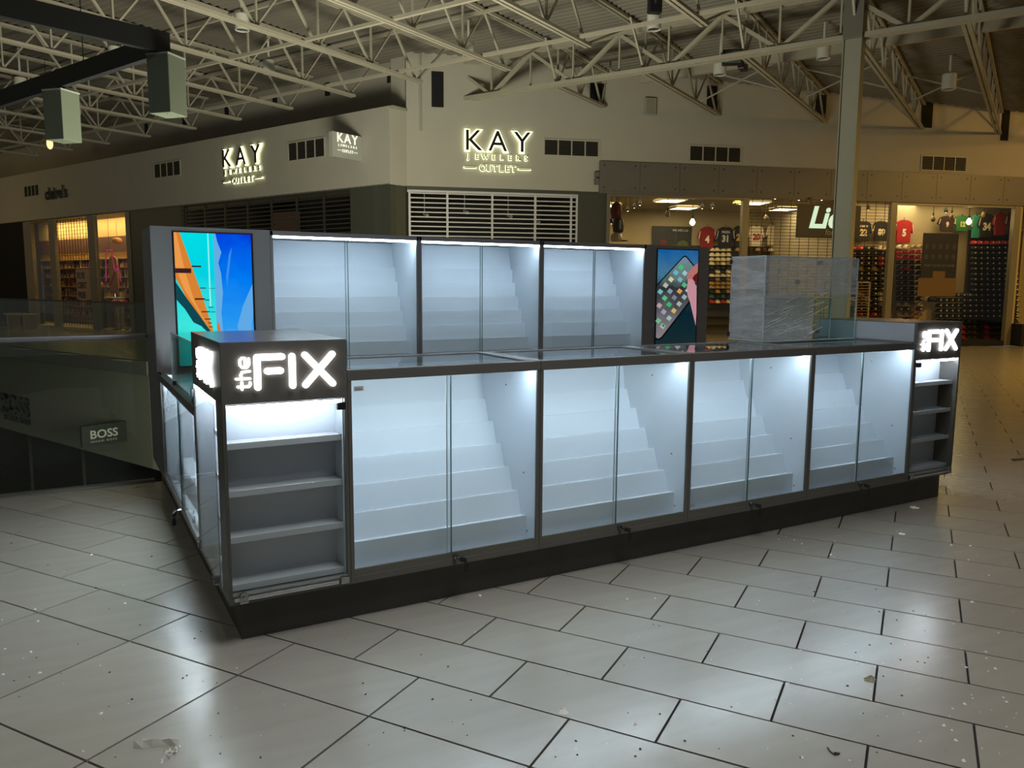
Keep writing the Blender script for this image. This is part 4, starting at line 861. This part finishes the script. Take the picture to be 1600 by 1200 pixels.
# framed sign board stand behind the grille
q = rw(1340, 440, 1.15); q2 = rw(1357, 497, 1.15)
t = wlabel('rack_frame', 'pale wooden framed rack behind the roll grille', 'rack', RW_O, RW_A, q.x, 1.15, q2.z); W0 = q2.x-q.x; H0 = q.z-q2.z
mb = MB(); mb.box(0, .03, 0, .05, 0, H0); mb.box(W0-.03, W0, 0, .05, 0, H0); mb.box(0, W0, 0, .05, H0-.03, H0); mb.build('frame', WARMW, t)
for k in range(12): Bx(.03, W0-.03, .01, .03, H0*(k+.5)/13, H0*(k+.5)/13+.02).build('slat', mat('rack_slat', (.2, .12, .06), .6) if k == 0 else bpy.data.materials['rack_slat'], t)
# ------------------------------------------------------------------ accessories shop on the left
t = wlabel('accessory_shop', 'warmly lit accessory shop interior on the far left', 'shop interior', LW_O, LW_A, -17.6, 0, 0)
CR = mat('accessory_cream', (.62, .47, .24), .8, noise=.06, nscale=3)
Bx(-3.2, 6.95, 1.5, 1.6, 0, 3.7).build('back_wall', CR, t); Bx(-3.3, -3.2, .6, 1.5, 0, 3.7).build('side_wall', CR, t); Bx(6.95, 7.05, .1, 1.5, 0, 3.7).build('side_wall', CR, t)
Bx(-3.2, 6.95, .6, 1.5, 3.62, 3.7).build('ceiling_panel', mat('accessory_ceiling', (.10, .08, .05), .8), t); Bx(-3.2, 6.95, .1, 1.5, -.02, 0).build('shop_floor', mat('accessory_floor', (.3, .22, .12), .5), t)
Bx(-3.2, 6.95, 1.42, 1.5, 2.45, 2.95).build('bulkhead', mat('purple_band', (.11, .05, .045), .7), t)
for z in (.3, .62, .95, 1.28, 1.6, 1.92, 2.2): Bx(-3.1, 6.85, 1.2, 1.5, z, z+.02).build('shelf', CR, t)
merch = {}
pal = [(.55, .35, .2), (.35, .12, .3), (.7, .55, .4), (.15, .06, .06), (.6, .2, .25), (.25, .25, .5), (.75, .65, .5), (.05, .04, .04)]
MM = [mat('merchandise', c, .6) for c in pal]; rnd = random.Random(3)
for z in (.32, .64, .97, 1.30, 1.62, 1.94):
    x = -3.05
    while x < 6.8:
        w_ = rnd.uniform(.05, .12); h_ = rnd.uniform(.1, .26); k = rnd.randrange(8); mb = merch.setdefault(k, MB())
        if rnd.random() < .8: mb.box(x, x+w_, 1.23, 1.35, z, z+h_); mb.prism([(x+w_*.2, z+h_), (x+w_*.8, z+h_), (x+w_*.5, z+h_+.03)], 1.26, 1.28, 'y')
        x += w_+.02
for k, mb in merch.items(): tag(mb.build('merchandise', MM[k], t), kind='stuff')
g2_ = {}
for k, (x, y) in enumerate(((-.9, .95), (1.2, 1.0), (3.6, .95), (6.1, .9))):
    tl = wlabel('ceiling_light', 'bright strip light in the accessory shop ceiling, %s from the left' % ords[k], 'ceiling light', LW_O, LW_A, -17.6+x, y, 3.55)
    Bx(-.5, .5, -.08, .08, 0, .02).build('tube', glow('strip_tube', (1, .74, .34), 22) if k == 0 else bpy.data.materials['strip_tube'], tl); Bx(-.52, .52, -.1, .1, .02, .06).build('fitting', ALUD, tl)
t = thing('shopfront_window', 'metal framed shopfront of the warm accessory shop on the left', 'shopfront', LW_O, LW_A)
for a, b in ((-17.6, -17.0), (-15.7, -15.3), (-13.05, -12.62), (-10.75, -10.6)): Bx(a, b, -.03, .08, 0, 3.45).build('mullion', mat('accessory_mullion', (.22, .19, .14), .5) if a < -17.5 else bpy.data.materials['accessory_mullion'], t)
Bx(-17, -15.7, .02, .03, .1, 3.4).build('pane', G_SHOP, t); Bx(-12.62, -11.72, .02, .03, .1, 3.4).build('pane', G_SHOP, t); Bx(-11.71, -10.75, .02, .03, .1, 3.4).build('pane', G_SHOP, t)
Bx(-17, -15.7, -.02, .05, 3.38, 3.45).build('head', bpy.data.materials['poster_mustard'], t)
t = wlabel('roll_grille', 'closed see-through roll grille of the accessory shop', 'grille', LW_O, LW_A, -15.3, .05, 0)
for k in range(30): MB().bar((0, 0, 3.38-.11*k), (2.25, 0, 3.38-.11*k), .012).build('rod', GRL, t)
for k in range(12): MB().bar((.1+.187*k, .006, .05), (.1+.187*k, .006, 3.42), .012).build('link_strip', GRL, t)
t = wlabel('shop_notice', 'block lettered notice on the accessory shop grille', 'sign', LW_O, LW_A, -14.1, .03, .9)
Bx(0, .95, 0, .006, 0, .95).build('sheet', mat('pale_notice', (.45, .33, .26), .7), t)
for k, s_ in enumerate(('FLYS', 'CERT', 'FREE')): text('letters', s_, .26, BLK, t, (.07, -.004, .66-.30*k), ext=.001, bold=.008, sx=.95)
t = wlabel('counter_stool', 'magenta round stool on a chrome stem in the accessory shop window', 'stool', LW_O, LW_A, lw(188, 490, .42).x, .42, 0)
MB().lathe([(.20, .72), (.24, .76), (.24, .86), (.18, .92)], 16).build('seat', mat('magenta_vinyl', (.25, .01, .05), .4), t, smooth=True); MB().tube((0, 0, .05), (0, 0, .74), .03, 10).build('stem', CHROME, t); MB().lathe([(.24, 0), (.22, .03), (.03, .06)], 16).build('base', CHROME, t)
t = wlabel('ribbon_board', 'rounded peach board with a red ribbon in the accessory shop window', 'display board', LW_O, LW_A, lw(171, 450, .75).x, .75, 1.0)
pts = [(.25*math.cos(a)*1.05+.3, .25*math.sin(a)*.9+1.05) for a in [PI*i/8 for i in range(9)]]+[(.04, .3), (.15, .1), (.45, .1), (.56, .3)]
MB().prism(pts, 0, .04, 'y').build('board', mat('peach_board', (.65, .40, .22), .6), t); MB().bar((.05, -.01, .3), (.55, -.01, .95), .05, .01, (0, 1, 0)).build('ribbon', mat('red_ribbon', (.45, .03, .02), .5), t); MB().tube((.3, .02, -1.0), (.3, .02, .12), .02, 8).build('stand', CHROME, t)
t = wlabel('flower_pot', 'potted orange flowers behind the far left shop glass', 'potted plant', LW_O, LW_A, lw(155, 455, .55).x, .55, 0)
MB().lathe([(.11, .9), (.15, 1.2), (.16, 1.22)], 12).build('pot', mat('green_pot', (.05, .07, .05), .5), t); MB().lathe([(.2, 0), (.2, .9)], 12).build('plinth', mat('dark_plinth', (.03, .03, .03), .5), t)
for k in range(9): a = k*2.4; MB().lathe([(.01, -.05), (.06, 0), (.04, .05), (.01, .06)], 8).build('flower', mat('orange_petals', (.7, .3, .05), .6) if k == 0 else bpy.data.materials['orange_petals'], t, loc=(.13*math.cos(a), .13*math.sin(a), 1.32+.03*(k % 3)))
t = wlabel('counter', 'pale service counter in the accessory shop window', 'counter', LW_O, LW_A, lw(165, 500, .9).x, .75, 0); Bx(0, .75, .1, .4, 0, .92).build('body', mat('counter_cream', (.4, .33, .25), .6), t, bevel=.01); Bx(-.03, .78, .07, .42, .92, .96).build('worktop', mat('counter_top', (.5, .44, .35), .5), t)
t = wlabel('mascot_balloon', 'pale lit hanging ornament shape below the accessory shop ceiling', 'ornament', LW_O, LW_A, lw(183, 377, .9).x, .9, lw(183, 377, .9).z); MB().lathe([(.01, -.1), (.12, -.05), (.16, .03), (.10, .1), (.01, .12)], 12).build('body', mat('ornament_orange', (.6, .3, .12), .5), t, smooth=True); MB().tube((0, 0, .1), (0, 0, .6), .006, 6).build('string', BLACK, t)
t = wlabel('window_neon', 'pink outline shape hanging in the accessory shop window', 'decoration', LW_O, LW_A, lw(166, 440, .3).x, .3, lw(166, 440, .3).z)
pk = mat('pink_tube', (.5, .04, .15), .4, emit=(.8, .05, .2), es=.25); pts = [(0, 0), (.05, .7), (.15, .95), (.45, .95), (.5, .5), (.62, .3), (.75, .5), (.9, 0)]
mb = MB()
for a, b in zip(pts[:-1], pts[1:]): mb.tube((a[0], 0, a[1]), (b[0], 0, b[1]), .018, 8)
mb.build('outline', pk, t); MB().tube((.3, 0, .95), (.3, 0, 1.9), .005, 6).build('string', BLACK, t)
t = wlabel('garment_rack', 'dark garments on a rack in the leftmost shop window', 'clothes rack', LW_O, LW_A, lw(48, 460, .6).x, .6, 0)
for k in range(5): MB().prism([(.18*k-.07, .4), (.18*k+.09, .4), (.18*k+.07, 1.95), (.18*k, 2.05), (.18*k-.05, 1.95)], -.15, .15, 'y').build('garment', mat('dark_garment', (.06, .02, .015), .8, noise=.3) if k == 0 else bpy.data.materials['dark_garment'], t)
MB().tube((-.2, 0, 2.05), (1, 0, 2.05), .015, 8).tube((-.2, 0, 0), (-.2, 0, 2.05), .015, 8).tube((1, 0, 0), (1, 0, 2.05), .015, 8).build('rail', CHROME, t)
t = thing('bench', 'low pale bench on the walkway before the accessory shop', 'bench', loc2w(LW_O, LW_A, (-16.0, -1.4, 0)), LW_A)
Bx(0, 1.5, 0, .45, .40, .46).build('seat', mat('bench_wood', (.35, .26, .15), .6), t, bevel=.01)
for x in (.1, 1.3): Bx(x, x+.08, .05, .4, 0, .4).build('leg', bpy.data.materials['bench_wood'], t)
# ------------------------------------------------------------------ roof
rf = tag(bpy.data.objects.new('ceiling', None), kind='structure'); C.objects.link(rf); rf.rotation_euler = (0, 0, RF_A)
zd = lambda x: 6.14 if x < 11.85 else 6.14-.05*(x-11.85)
mb = MB(); pt = .16; x = -7
prof = []
while x < 31: prof += [(x, 0), (x+.035, .04), (x+.08, .04), (x+.115, 0)]; x += pt
vs = []; fs = []
for i, (x, dz) in enumerate(prof):
    for y in (-14, 46): vs.append((x, y, zd(x)+dz))
for i in range(len(prof)-1): fs.append((2*i, 2*i+1, 2*i+3, 2*i+2))
mb.add(vs, fs); mb.build('roof_deck', DECKM, rf)
for k in range(12): Bx(-7, 30, -13.8+5*k, -13.78+5*k, 6.17, 6.19).build('deck_seam', VOID, rf) if False else None
Bx(-7, 31, -14, 46, 6.45, 6.5).build('roof_top', VOID, rf)
# bar joists: x along the joist
def joist(y, x0, x1, zb, bear, label, first_node=None, slope=0, bear0=None, flip=0):
    t = thing('roof_joist', label, 'roof truss', Matrix.Rotation(RF_A, 3, 'Z') @ Vector((0, y, 0)), RF_A, 'open web steel roof joists')
    zb_ = lambda x: zb-slope*(x-11.85) if x > 11.85 else zb
    zt_ = lambda x: zd(x)-.04
    s = .024
    def chord(a, b, zf, up_, name):
        mb = MB()
        for off in (-.04, .04): mb.bar((a, off, zf(a)), (b, off, zf(b)), .052, .05)
        mb.build(name, STEEL, t)
    chord(x0, x1, zb_, 0, 'bottom_chord'); chord(x0 if bear0 is None else bear0, bear, zt_, 0, 'top_chord')
    n = max(1, round((x1-x0)/1.25)); st = (x1-.12-x0)/n; nodes = [x0+st*k for k in range(n+1)]
    for k, xn in enumerate(nodes):
        zb0 = zb_(xn)
        xr = min(xn+st*.5, bear); xl = xn-st*.5
        if k > 0 or xl > x0-.01 or bear0 is not None: MB().bar((xl, 0, zt_(xl)), (xn, 0, zb0), .036).build('web_diagonal', STEEL, t)
        if k < n: MB().bar((xn, 0, zb0), (xr, 0, zt_(xr)), .03).build('web_diagonal', STEEL, t); MB().bar((xn+.02, 0, zb0), (xn+.02, 0, zt_(xn)), .03).build('web_strut', STEEL, t)
        else: MB().bar((xn, 0, zb0), (bear-.05 if not flip else xr, 0, zt_(bear)), .032).build('web_diagonal', STEEL, t)
    return t
JL = [(3.96, 10.0), (5.85, 10.45), (7.77, 10.25), (9.70, 10.38), (11.73, 10.48), (13.68, 10.6), (15.6, 10.7), (17.6, 10.7), (19.6, 10.7), (21.6, 10.7), (23.6, 10.7)]
for k, (y, xe) in enumerate(JL):
    joist(y, -3.5 if y < 8 else -6, xe, 5.3, 11.08 if y > 7 else 11.8, 'cream open web roof joist left of the steel column, %s from it' % ords[k+1 if k < 12 else 12])
joist(2.0, 2.0, 10.0, 5.3, 11.8, 'cream open web roof joist left of the steel column, nearest to it')
ends = {5.72: 13.9, 3.87: 15.85, 2.02: 17.75, .25: 19.65, -1.25: 21.2, -3.1: 23.2}
for k, (y, xe) in enumerate(ends.items()):
    joist(y, 11.95, xe, 5.3, xe+.2, 'roof joist running from the main girder to the right-hand wall, %s from the left' % ords[k], slope=.018, bear0=11.9)
# main girder along y at x = 11.85
t = thing('main_girder', 'deep cream roof girder running past the tall steel column', 'roof truss', Matrix.Rotation(RF_A, 3, 'Z') @ Vector((11.85, 0, 0)), RF_A)
for nm, z, sz in (('bottom_chord', 5.3, .07), ('top_chord', 6.02, .07)):
    mb = MB(); mb.bar((-.06, -10, z), (-.06, 7.9, z), sz, .075); mb.bar((.06, -10, z), (.06, 7.9, z), sz, .075); mb.build(nm, STEEL, t)
gn = [7.23, 5.31, 3.36, 1.42, -.5, -2.4, -4.3, -6.2]
for k, y in enumerate(gn):
    for s in (1, -1):
        MB().bar((0, y+s*.03, 5.32), (0, y+s*.97, 6.0), .075, .06).build('web_diagonal', STEEL, t)
    MB().bar((0, y, 5.32), (0, y, 6.0), .035).build('web_strut', STEEL, t)
    MB().bar((0, y+.97, 6.0), (0, y+.97, 5.33), .03).build('web_strut', STEEL, t)
# bridging lines
t = thing('bridging_bar', 'long steel brace crossing the joists nearest the camera', 'roof brace', Matrix.Rotation(RF_A, 3, 'Z') @ Vector((7.35, 0, 0)), RF_A); MB().bar((0, -4, 5.34), (0, 26, 5.34), .06, .05).build('angle_bar', STEEL, t); MB().bar((0, -4, 6.05), (0, 26, 6.05), .05, .05).build('upper_angle_bar', STEEL, t)
t = thing('bridging_bar', 'long steel brace crossing the joists close to the left upper wall', 'roof brace', Matrix.Rotation(RF_A, 3, 'Z') @ Vector((9.6, 0, 0)), RF_A); MB().bar((0, -6, 5.34), (0, 26, 5.34), .06, .05).build('angle_bar', STEEL, t); MB().bar((0, -6, 6.05), (0, 26, 6.05), .05, .05).build('upper_angle_bar', STEEL, t)
t = thing('bridging_bar', 'steel beam crossing under the deck between girder and right-hand wall', 'roof brace', Matrix.Rotation(RF_A, 3, 'Z') @ Vector((14.2, 0, 0)), RF_A); MB().bar((0, -8, 5.8), (0, 5, 5.8), .10, .16).build('beam', STEEL, t); 
t = thing('sprinkler_pipe', 'thin sprinkler pipe with elbow under the roof deck left of the floodlight', 'pipe', Matrix.Rotation(RF_A, 3, 'Z') @ Vector((12.4, 4.6, 5.75)), RF_A)
MB().tube((0, -1, 0), (0, 1.2, 0), .025, 8).build('pipe', STEEL, t); MB().tube((0, .2, 0), (0, .2, -.18), .02, 8).tube((0, .2, -.18), (.22, .2, -.16), .02, 8).build('elbow', STEEL, t)
# cross braces on the right between joists
for k, (ya_, yb_, xx) in enumerate(((2.02, .25, 15.5), (.25, -1.25, 17.0), (3.87, 2.02, 14.6))):
    t = thing('cross_brace', 'crossed thin rods between roof joists near the right-hand wall, %s pair' % ords[k], 'roof brace', Matrix.Rotation(RF_A, 3, 'Z') @ Vector((xx, 0, 0)), RF_A)
    MB().bar((0, ya_, 5.25), (0, yb_, zd(xx)-.06), .025).build('rod', STEEL, t); MB().bar((0, yb_, 5.25), (0, ya_, zd(xx)-.06), .025).build('rod', STEEL, t)
# column
COLM = mat('column_paint', (.30, .30, .24), .5, noise=.04, nscale=2)
cp = Matrix.Rotation(RF_A, 3, 'Z') @ Vector((11.85, .26, 0))
t = thing('steel_column', 'tall grey green steel column standing in front of the cap shop', 'column', cp, RF_A)
Bx(-.12, .12, -.12, .12, 0, 5.26).build('shaft', COLM, t, bevel=.008); mb = MB(); mb.box(-.145, .145, -.14, -.12, 0, 5.26); mb.box(-.145, .145, .12, .14, 0, 5.26); mb.build('flange', COLM, t, bevel=.004)
Bx(-.15, .15, -.145, .145, 5.26, 6.1).build('cap_section', mat('column_upper', (.16, .155, .13), .5), t, bevel=.005); Bx(-.25, .25, -.23, .23, 0, .03).build('base_plate', COLM, t)
# can lights
CANW = mat('can_white', (.55, .55, .50), .4)
cans = [(378, 35, 5.55, 22, 'under the deck near the top, left half'), (420, 105, 5.5, 18, 'left of the second joist, above the lit left sign'), (180, 85, 5.5, 20, 'just behind the dark hanging beams'), (732, 78, 5.6, 18, 'left of the girder above the wall corner'), (1022, 34, 5.5, 22, 'behind the small black emergency lamp near the top'), (1125, 106, 5.45, 20, 'directly below the floodlight'), (1287, 80, 5.55, 21, 'just left of the steel column'), (1483, 128, 5.4, 21, 'right of the steel column, warm lit'), (32, 132, 5.4, 18, 'leftmost, behind the dark beam end'), (120, 172, 5.4, 12, 'beside the second frosted pendant')]
for (u, v, z, wpx, lab) in cans:
    q = onz(u, v, z); d = (q-CAM).dot(fw); r_ = wpx/2*d/F_PX; h_ = r_*2.2
    t = thing('can_light', 'white cylinder can light '+lab, 'ceiling light', q)
    MB().lathe([(r_*.96, h_*.5), (r_, h_*.45), (r_, -h_*.5), (r_*.9, -h_*.5), (r_*.85, -h_*.3)], 20).build('housing', CANW, t, smooth=False); MB().tube((0, 0, h_*.5), (0, 0, zd((Matrix.Rotation(-RF_A, 3, 'Z') @ q).x)-z-.03), .02, 8).build('stem', CANW, t)
    MB().lathe([(r_*.8, -h_*.45), (r_*.5, -h_*.35)], 16).build('reflector', CHROME, t)
# floodlights
q = onz(1144, 90, 5.42)
t = thing('floodlight', 'black rectangular floodlight fixed to the girder left of the column', 'floodlight', q, R(-35))
Bx(-.17, .17, -.05, .06, -.13, .13).build('housing', BLACK, t, bevel=.015); Bx(-.145, .145, -.056, -.05, -.105, .105).build('lens', mat('flood_glass', (.12, .15, .14), .15, .3), t); MB().bar((.0, .05, 0), (.25, .15, -.06), .03).build('bracket', STEEL, t)
q = onz(1158, 99, 5.36); t = thing('floodlight', 'black floodlight seen edge-on beside the rectangular one', 'floodlight', q, R(30)); Bx(-.02, .26, -.06, .06, -.09, .08).build('housing', BLACK, t, bevel=.012); MB().bar((-.2, 0, .02), (0, 0, .0), .03).build('bracket', STEEL, t)
q = onz(1023, 8, 5.6); t = thing('emergency_lamp', 'black emergency lamp near the top edge of the view', 'lamp', q, R(-20)); Bx(-.10, .10, -.07, .07, -.12, .12).build('housing', BLACK, t, bevel=.02); Bx(-.03, .0, -.08, -.07, .0, .05).build('indicator', CHROME, t)
# hanging beams with frosted pendants
BEAM = mat('beam_black', (.014, .016, .018), .6)
a0 = onz(264, 85, 3.6); a1 = onz(0, 26, 3.6); dv = (a1-a0).normalized(); a2 = a0+dv*6
t = thing('hanging_beam', 'upper black hanging beam at the top left', 'beam', a0); MB().bar((0, 0, .095), tuple(dv*6+Vector((0, 0, .095))), .07, .19).build('beam', BEAM, t)
for k in (1.6, 4.6): MB().tube(tuple(dv*k+Vector((0, 0, .19))), tuple(dv*k+Vector((0, 0, 2.5))), .006, 6).build('cable', BLACK, t)
b0 = a0 - Vector((.05, -.05, 0)); b1 = onz(0, 168, 3.6); dv2 = (b1-b0).normalized()
t = thing('hanging_beam', 'lower black hanging beam running away behind the pendants', 'beam', b0); MB().bar(tuple(dv2*.05+Vector((0, 0, .095))), tuple(dv2*7+Vector((0, 0, .095))), .07, .19).build('beam', BEAM, t)
for k in (1.6, 5.4): MB().tube(tuple(dv2*k+Vector((0, 0, .19))), tuple(dv2*k+Vector((0, 0, 2.5))), .006, 6).build('cable', BLACK, t)
FROST = mat('frosted_glass', (.16, .19, .145), .35, spec=.4, noise=.04, nscale=3); FROSTL = mat('frosted_lip', (.40, .46, .40), .4)
def pendant(u, v, z, s, h, label):
    q = onz(u, v, z); t = thing('frosted_pendant', label, 'pendant lamp', q, R(26.5+18))
    Bx(-s/2, s/2, -s/2, s/2, -h, 0).build('glass_body', FROST, t, bevel=.006); Bx(-s/2-.004, s/2+.004, -s/2-.004, s/2+.004, -.012, .003).build('top_lip', FROSTL, t); MB().tube((0, 0, 0), (0, 0, .03), .03, 10).build('stem', BLACK, t)
    for a in (-.3, .3): MB().tube((a*s, -.2*s, -h), (a*s, -.2*s, -h-.004), .006, 8).build('screw', CHROME, t)
pendant(259, 88, 3.59, .245, .55, 'nearer frosted green grey box pendant under the beam corner')
pendant(95, 143, 3.57, .26, .55, 'farther frosted green grey box pendant under the lower beam')
q = onz(78, 227, 4.3); t = thing('amber_pendant', 'small glowing amber bulb lamp hanging below the far frosted pendant', 'pendant lamp', q)
MB().lathe([(.045, .11), (.06, .07), (.06, 0), (.04, -.06), (.015, -.08)], 14).build('globe', glow('amber_globe', (1, .72, .30), 1.6), t, smooth=True); MB().lathe([(.06, .11), (.04, .2)], 12).build('cap', BLACK, t); MB().tube((0, 0, .2), (0, 0, 1.7), .006, 6).build('cord', BLACK, t)
# ------------------------------------------------------------------ litter on the floor
rnd = random.Random(11)
FOAM = mat('foam_white', (.75, .74, .70), .7); GRIT = mat('grit_dark', (.03, .025, .02), .8)
def crumb(mb, x, y, s):
    n = 6; a0 = rnd.random()*6; vs = [(x+s*rnd.uniform(.6, 1.2)*math.cos(a0+i*PI/3), y+s*rnd.uniform(.6, 1.2)*math.sin(a0+i*PI/3), .0005) for i in range(6)]+[(x+s*.2, y, min(s, .012)*rnd.uniform(.6, 1.1)), (x-s*.3, y+s*.2, min(s, .012)*rnd.uniform(.5, .9))]
    mb.add(vs, [(0, 1, 6), (1, 2, 6), (2, 7, 6), (2, 3, 7), (3, 4, 7), (4, 5, 7), (5, 0, 6), (5, 6, 7), (0, 5, 4, 3, 2, 1)])
wp = [(8,1014),(48,1019),(5,1054),(62,1052),(157,1040),(158,1115),(130,1174),(59,971),(370,1044),(195,943),(143,867),(55,952),(980,936),(1003,1029),(1024,935),(992,1132),(1217,843),(1241,844),(1253,850),(1298,867),(1410,834),(1486,852),(1516,853),(1513,875),(1545,899),(1519,941),(1540,1018),(1541,1029),(1510,1043),(1555,1045),(1568,1090),(1518,1086),(1507,1100),(1475,1134),(1487,1141),(1494,1157),(1328,1188),(1506,1189),(1541,1019),(1560,989),(1450,1024),(1573,1097),(1253,1184),(742,988),(750,931),(988,1028),(570,1084)]
kp = [(122,1007),(46,1058),(22,1064),(57,1028),(30,1089),(206,1093),(170,1104),(171,1051),(292,1056),(286,1060),(317,1065),(339,1067),(344,1178),(341,1115),(314,987),(304,998),(219,977),(171,952),(75,883),(150,919),(18,849),(237,870),(658,1023),(700,1042),(567,1068),(676,1093),(736,1094),(724,1132),(730,1149),(632,1142),(632,1138),(599,1145),(407,1184),(571,1085),(1021,976),(1006,1028),(1031,1116),(1105,1018),(1143,1105),(1070,1158),(1000,1171),(900,1158),(902,1180),(868,1183),(993,1182),(1401,969),(1427,955),(1447,961),(1445,986),(1392,1006),(1337,1020),(1359,1008),(1407,1031),(1445,1036),(1450,1028),(1380,1057),(1409,1087),(1324,1072),(1349,1115),(1372,1150),(1265,919),(1272,925),(1251,1184),(1369,921),(1374,956),(1434,1034),(1030,978),(1239,1150),(1370,1176)]
mw = MB(); mk = MB()
for (u, v) in wp: q = onz(u, v, 0); crumb(mw, q.x, q.y, rnd.uniform(.0035, .0075)*(1 if v > 950 else 1.3))
for (u, v) in kp: q = onz(u, v, 0); crumb(mk, q.x, q.y, rnd.uniform(.003, .006))
for k in range(90): q = onz(rnd.uniform(0, 1600), rnd.uniform(860, 1190), 0); crumb(mw if rnd.random() < .5 else mk, q.x, q.y, rnd.uniform(.0015, .003)) if not (0 < q.x < 4.7 and q.y > -.02) else None
for k in range(60): q = onz(rnd.uniform(1180, 1600), rnd.uniform(830, 1190), 0); crumb(mw, q.x, q.y, rnd.uniform(.002, .0045)) if not (0 < q.x < 4.7 and q.y > -.02) else None
tag(mw.build('foam_crumbs', FOAM), 'white foam crumbs scattered over the tiled floor', 'litter', None, 'stuff'); tag(mk.build('grit', GRIT), 'dark grit specks scattered over the tiled floor', 'litter', None, 'stuff')
def chunk(u, v, s, m, lab, n=1):
    q = onz(u, v, 0); t = thing('litter_chip', lab, 'litter', q); mb = MB()
    for k in range(n): crumb(mb, rnd.uniform(-1, 1)*s*(n > 1), rnd.uniform(-1, 1)*s*(n > 1)*.5, s)
    mb.build('chip', m, t)
chunk(1428, 793, .035, FOAM, 'largest white foam chip on the floor near the right tower'); chunk(1409, 834, .022, FOAM, 'white foam chip on the tiles right of the largest one, nearer the camera')
chunk(1361, 1062, .016, mat('crumb_olive', (.25, .24, .16), .8), 'clump of olive grey crumbs on a tile joint, right foreground', 6); chunk(877, 1113, .016, FOAM, 'white crumb clump on a tile joint, centre foreground', 3)
q = onz(1590, 718, 0); t = thing('litter_chip', 'brown flat chip on the amber lit floor at the right edge', 'litter', q); Bx(-.06, .06, -.02, .02, 0, .01).build('chip', mat('chip_brown', (.08, .04, .02), .7), t, bevel=.004)
pts = [onz(u, v, .003) for u, v in ((1293, 1168), (1297, 1174), (1304, 1179), (1312, 1177), (1303, 1176))]
t = thing('twig', 'thin dark forked twig lying in the right foreground', 'twig', pts[0]); mb = MB()
for a, b in zip(pts[:-1], pts[1:]): mb.tube(tuple(a-pts[0]), tuple(b-pts[0]), .0022, 6)
mb.build('stem', GRIT, t)
q = onz(245, 1163, 0); SCR = bpy.data.materials.new('clear_scrap'); SCR.use_nodes = True; nt = SCR.node_tree; nt.nodes.clear()
o = nt.nodes.new('ShaderNodeOutputMaterial'); mx = nt.nodes.new('ShaderNodeMixShader'); mx.inputs[0].default_value = .65; tr = nt.nodes.new('ShaderNodeBsdfTransparent'); pr = nt.nodes.new('ShaderNodeBsdfPrincipled'); pr.inputs['Base Color'].default_value = (.6, .58, .5, 1); pr.inputs['Roughness'].default_value = .2
nt.links.new(tr.outputs[0], mx.inputs[1]); nt.links.new(pr.outputs[0], mx.inputs[2]); nt.links.new(mx.outputs[0], o.inputs[0])
t = thing('film_scrap', 'crumpled strip of clear film on the floor, bottom left foreground', 'plastic film', q)
P0 = [onz(u, v, 0)-q for u, v in ((210, 1163), (222, 1160), (236, 1161), (250, 1161), (264, 1162), (279, 1160))]; P1 = [onz(u, v, 0)-q for u, v in ((209, 1170), (223, 1171), (238, 1169), (252, 1167), (265, 1166), (280, 1168))]
mb = MB(); vs = []
for k, (a, b) in enumerate(zip(P0, P1)):
    vs += [(a.x, a.y, .002+.012*(k % 2)), ((a.x+b.x)/2, (a.y+b.y)/2, .016+.006*((k+1) % 2)), (b.x, b.y, .001)]
fs = [(3*k+j, 3*k+j+1, 3*k+3+j+1, 3*k+3+j) for k in range(5) for j in range(2)]
mb.add(vs, fs); mb.build('strip', SCR, t)
mb = MB(); R2 = random.Random(5)
for k in range(46):
    u = R2.uniform(0, 1); c_ = onz(279-30*u+R2.uniform(-6, 6), 1168+24*u+R2.uniform(-4, 3), 0)-q; a = R2.random()*6; s = R2.uniform(.004, .01)
    mb.add([(c_.x, c_.y, .001), (c_.x+s*math.cos(a), c_.y+s*math.sin(a), R2.uniform(.002, .01)), (c_.x+s*math.cos(a+1.5), c_.y+s*math.sin(a+1.5), .001)], [(0, 1, 2)])
mb.build('shards', mat('film_shards', (.7, .7, .62), .15), t)
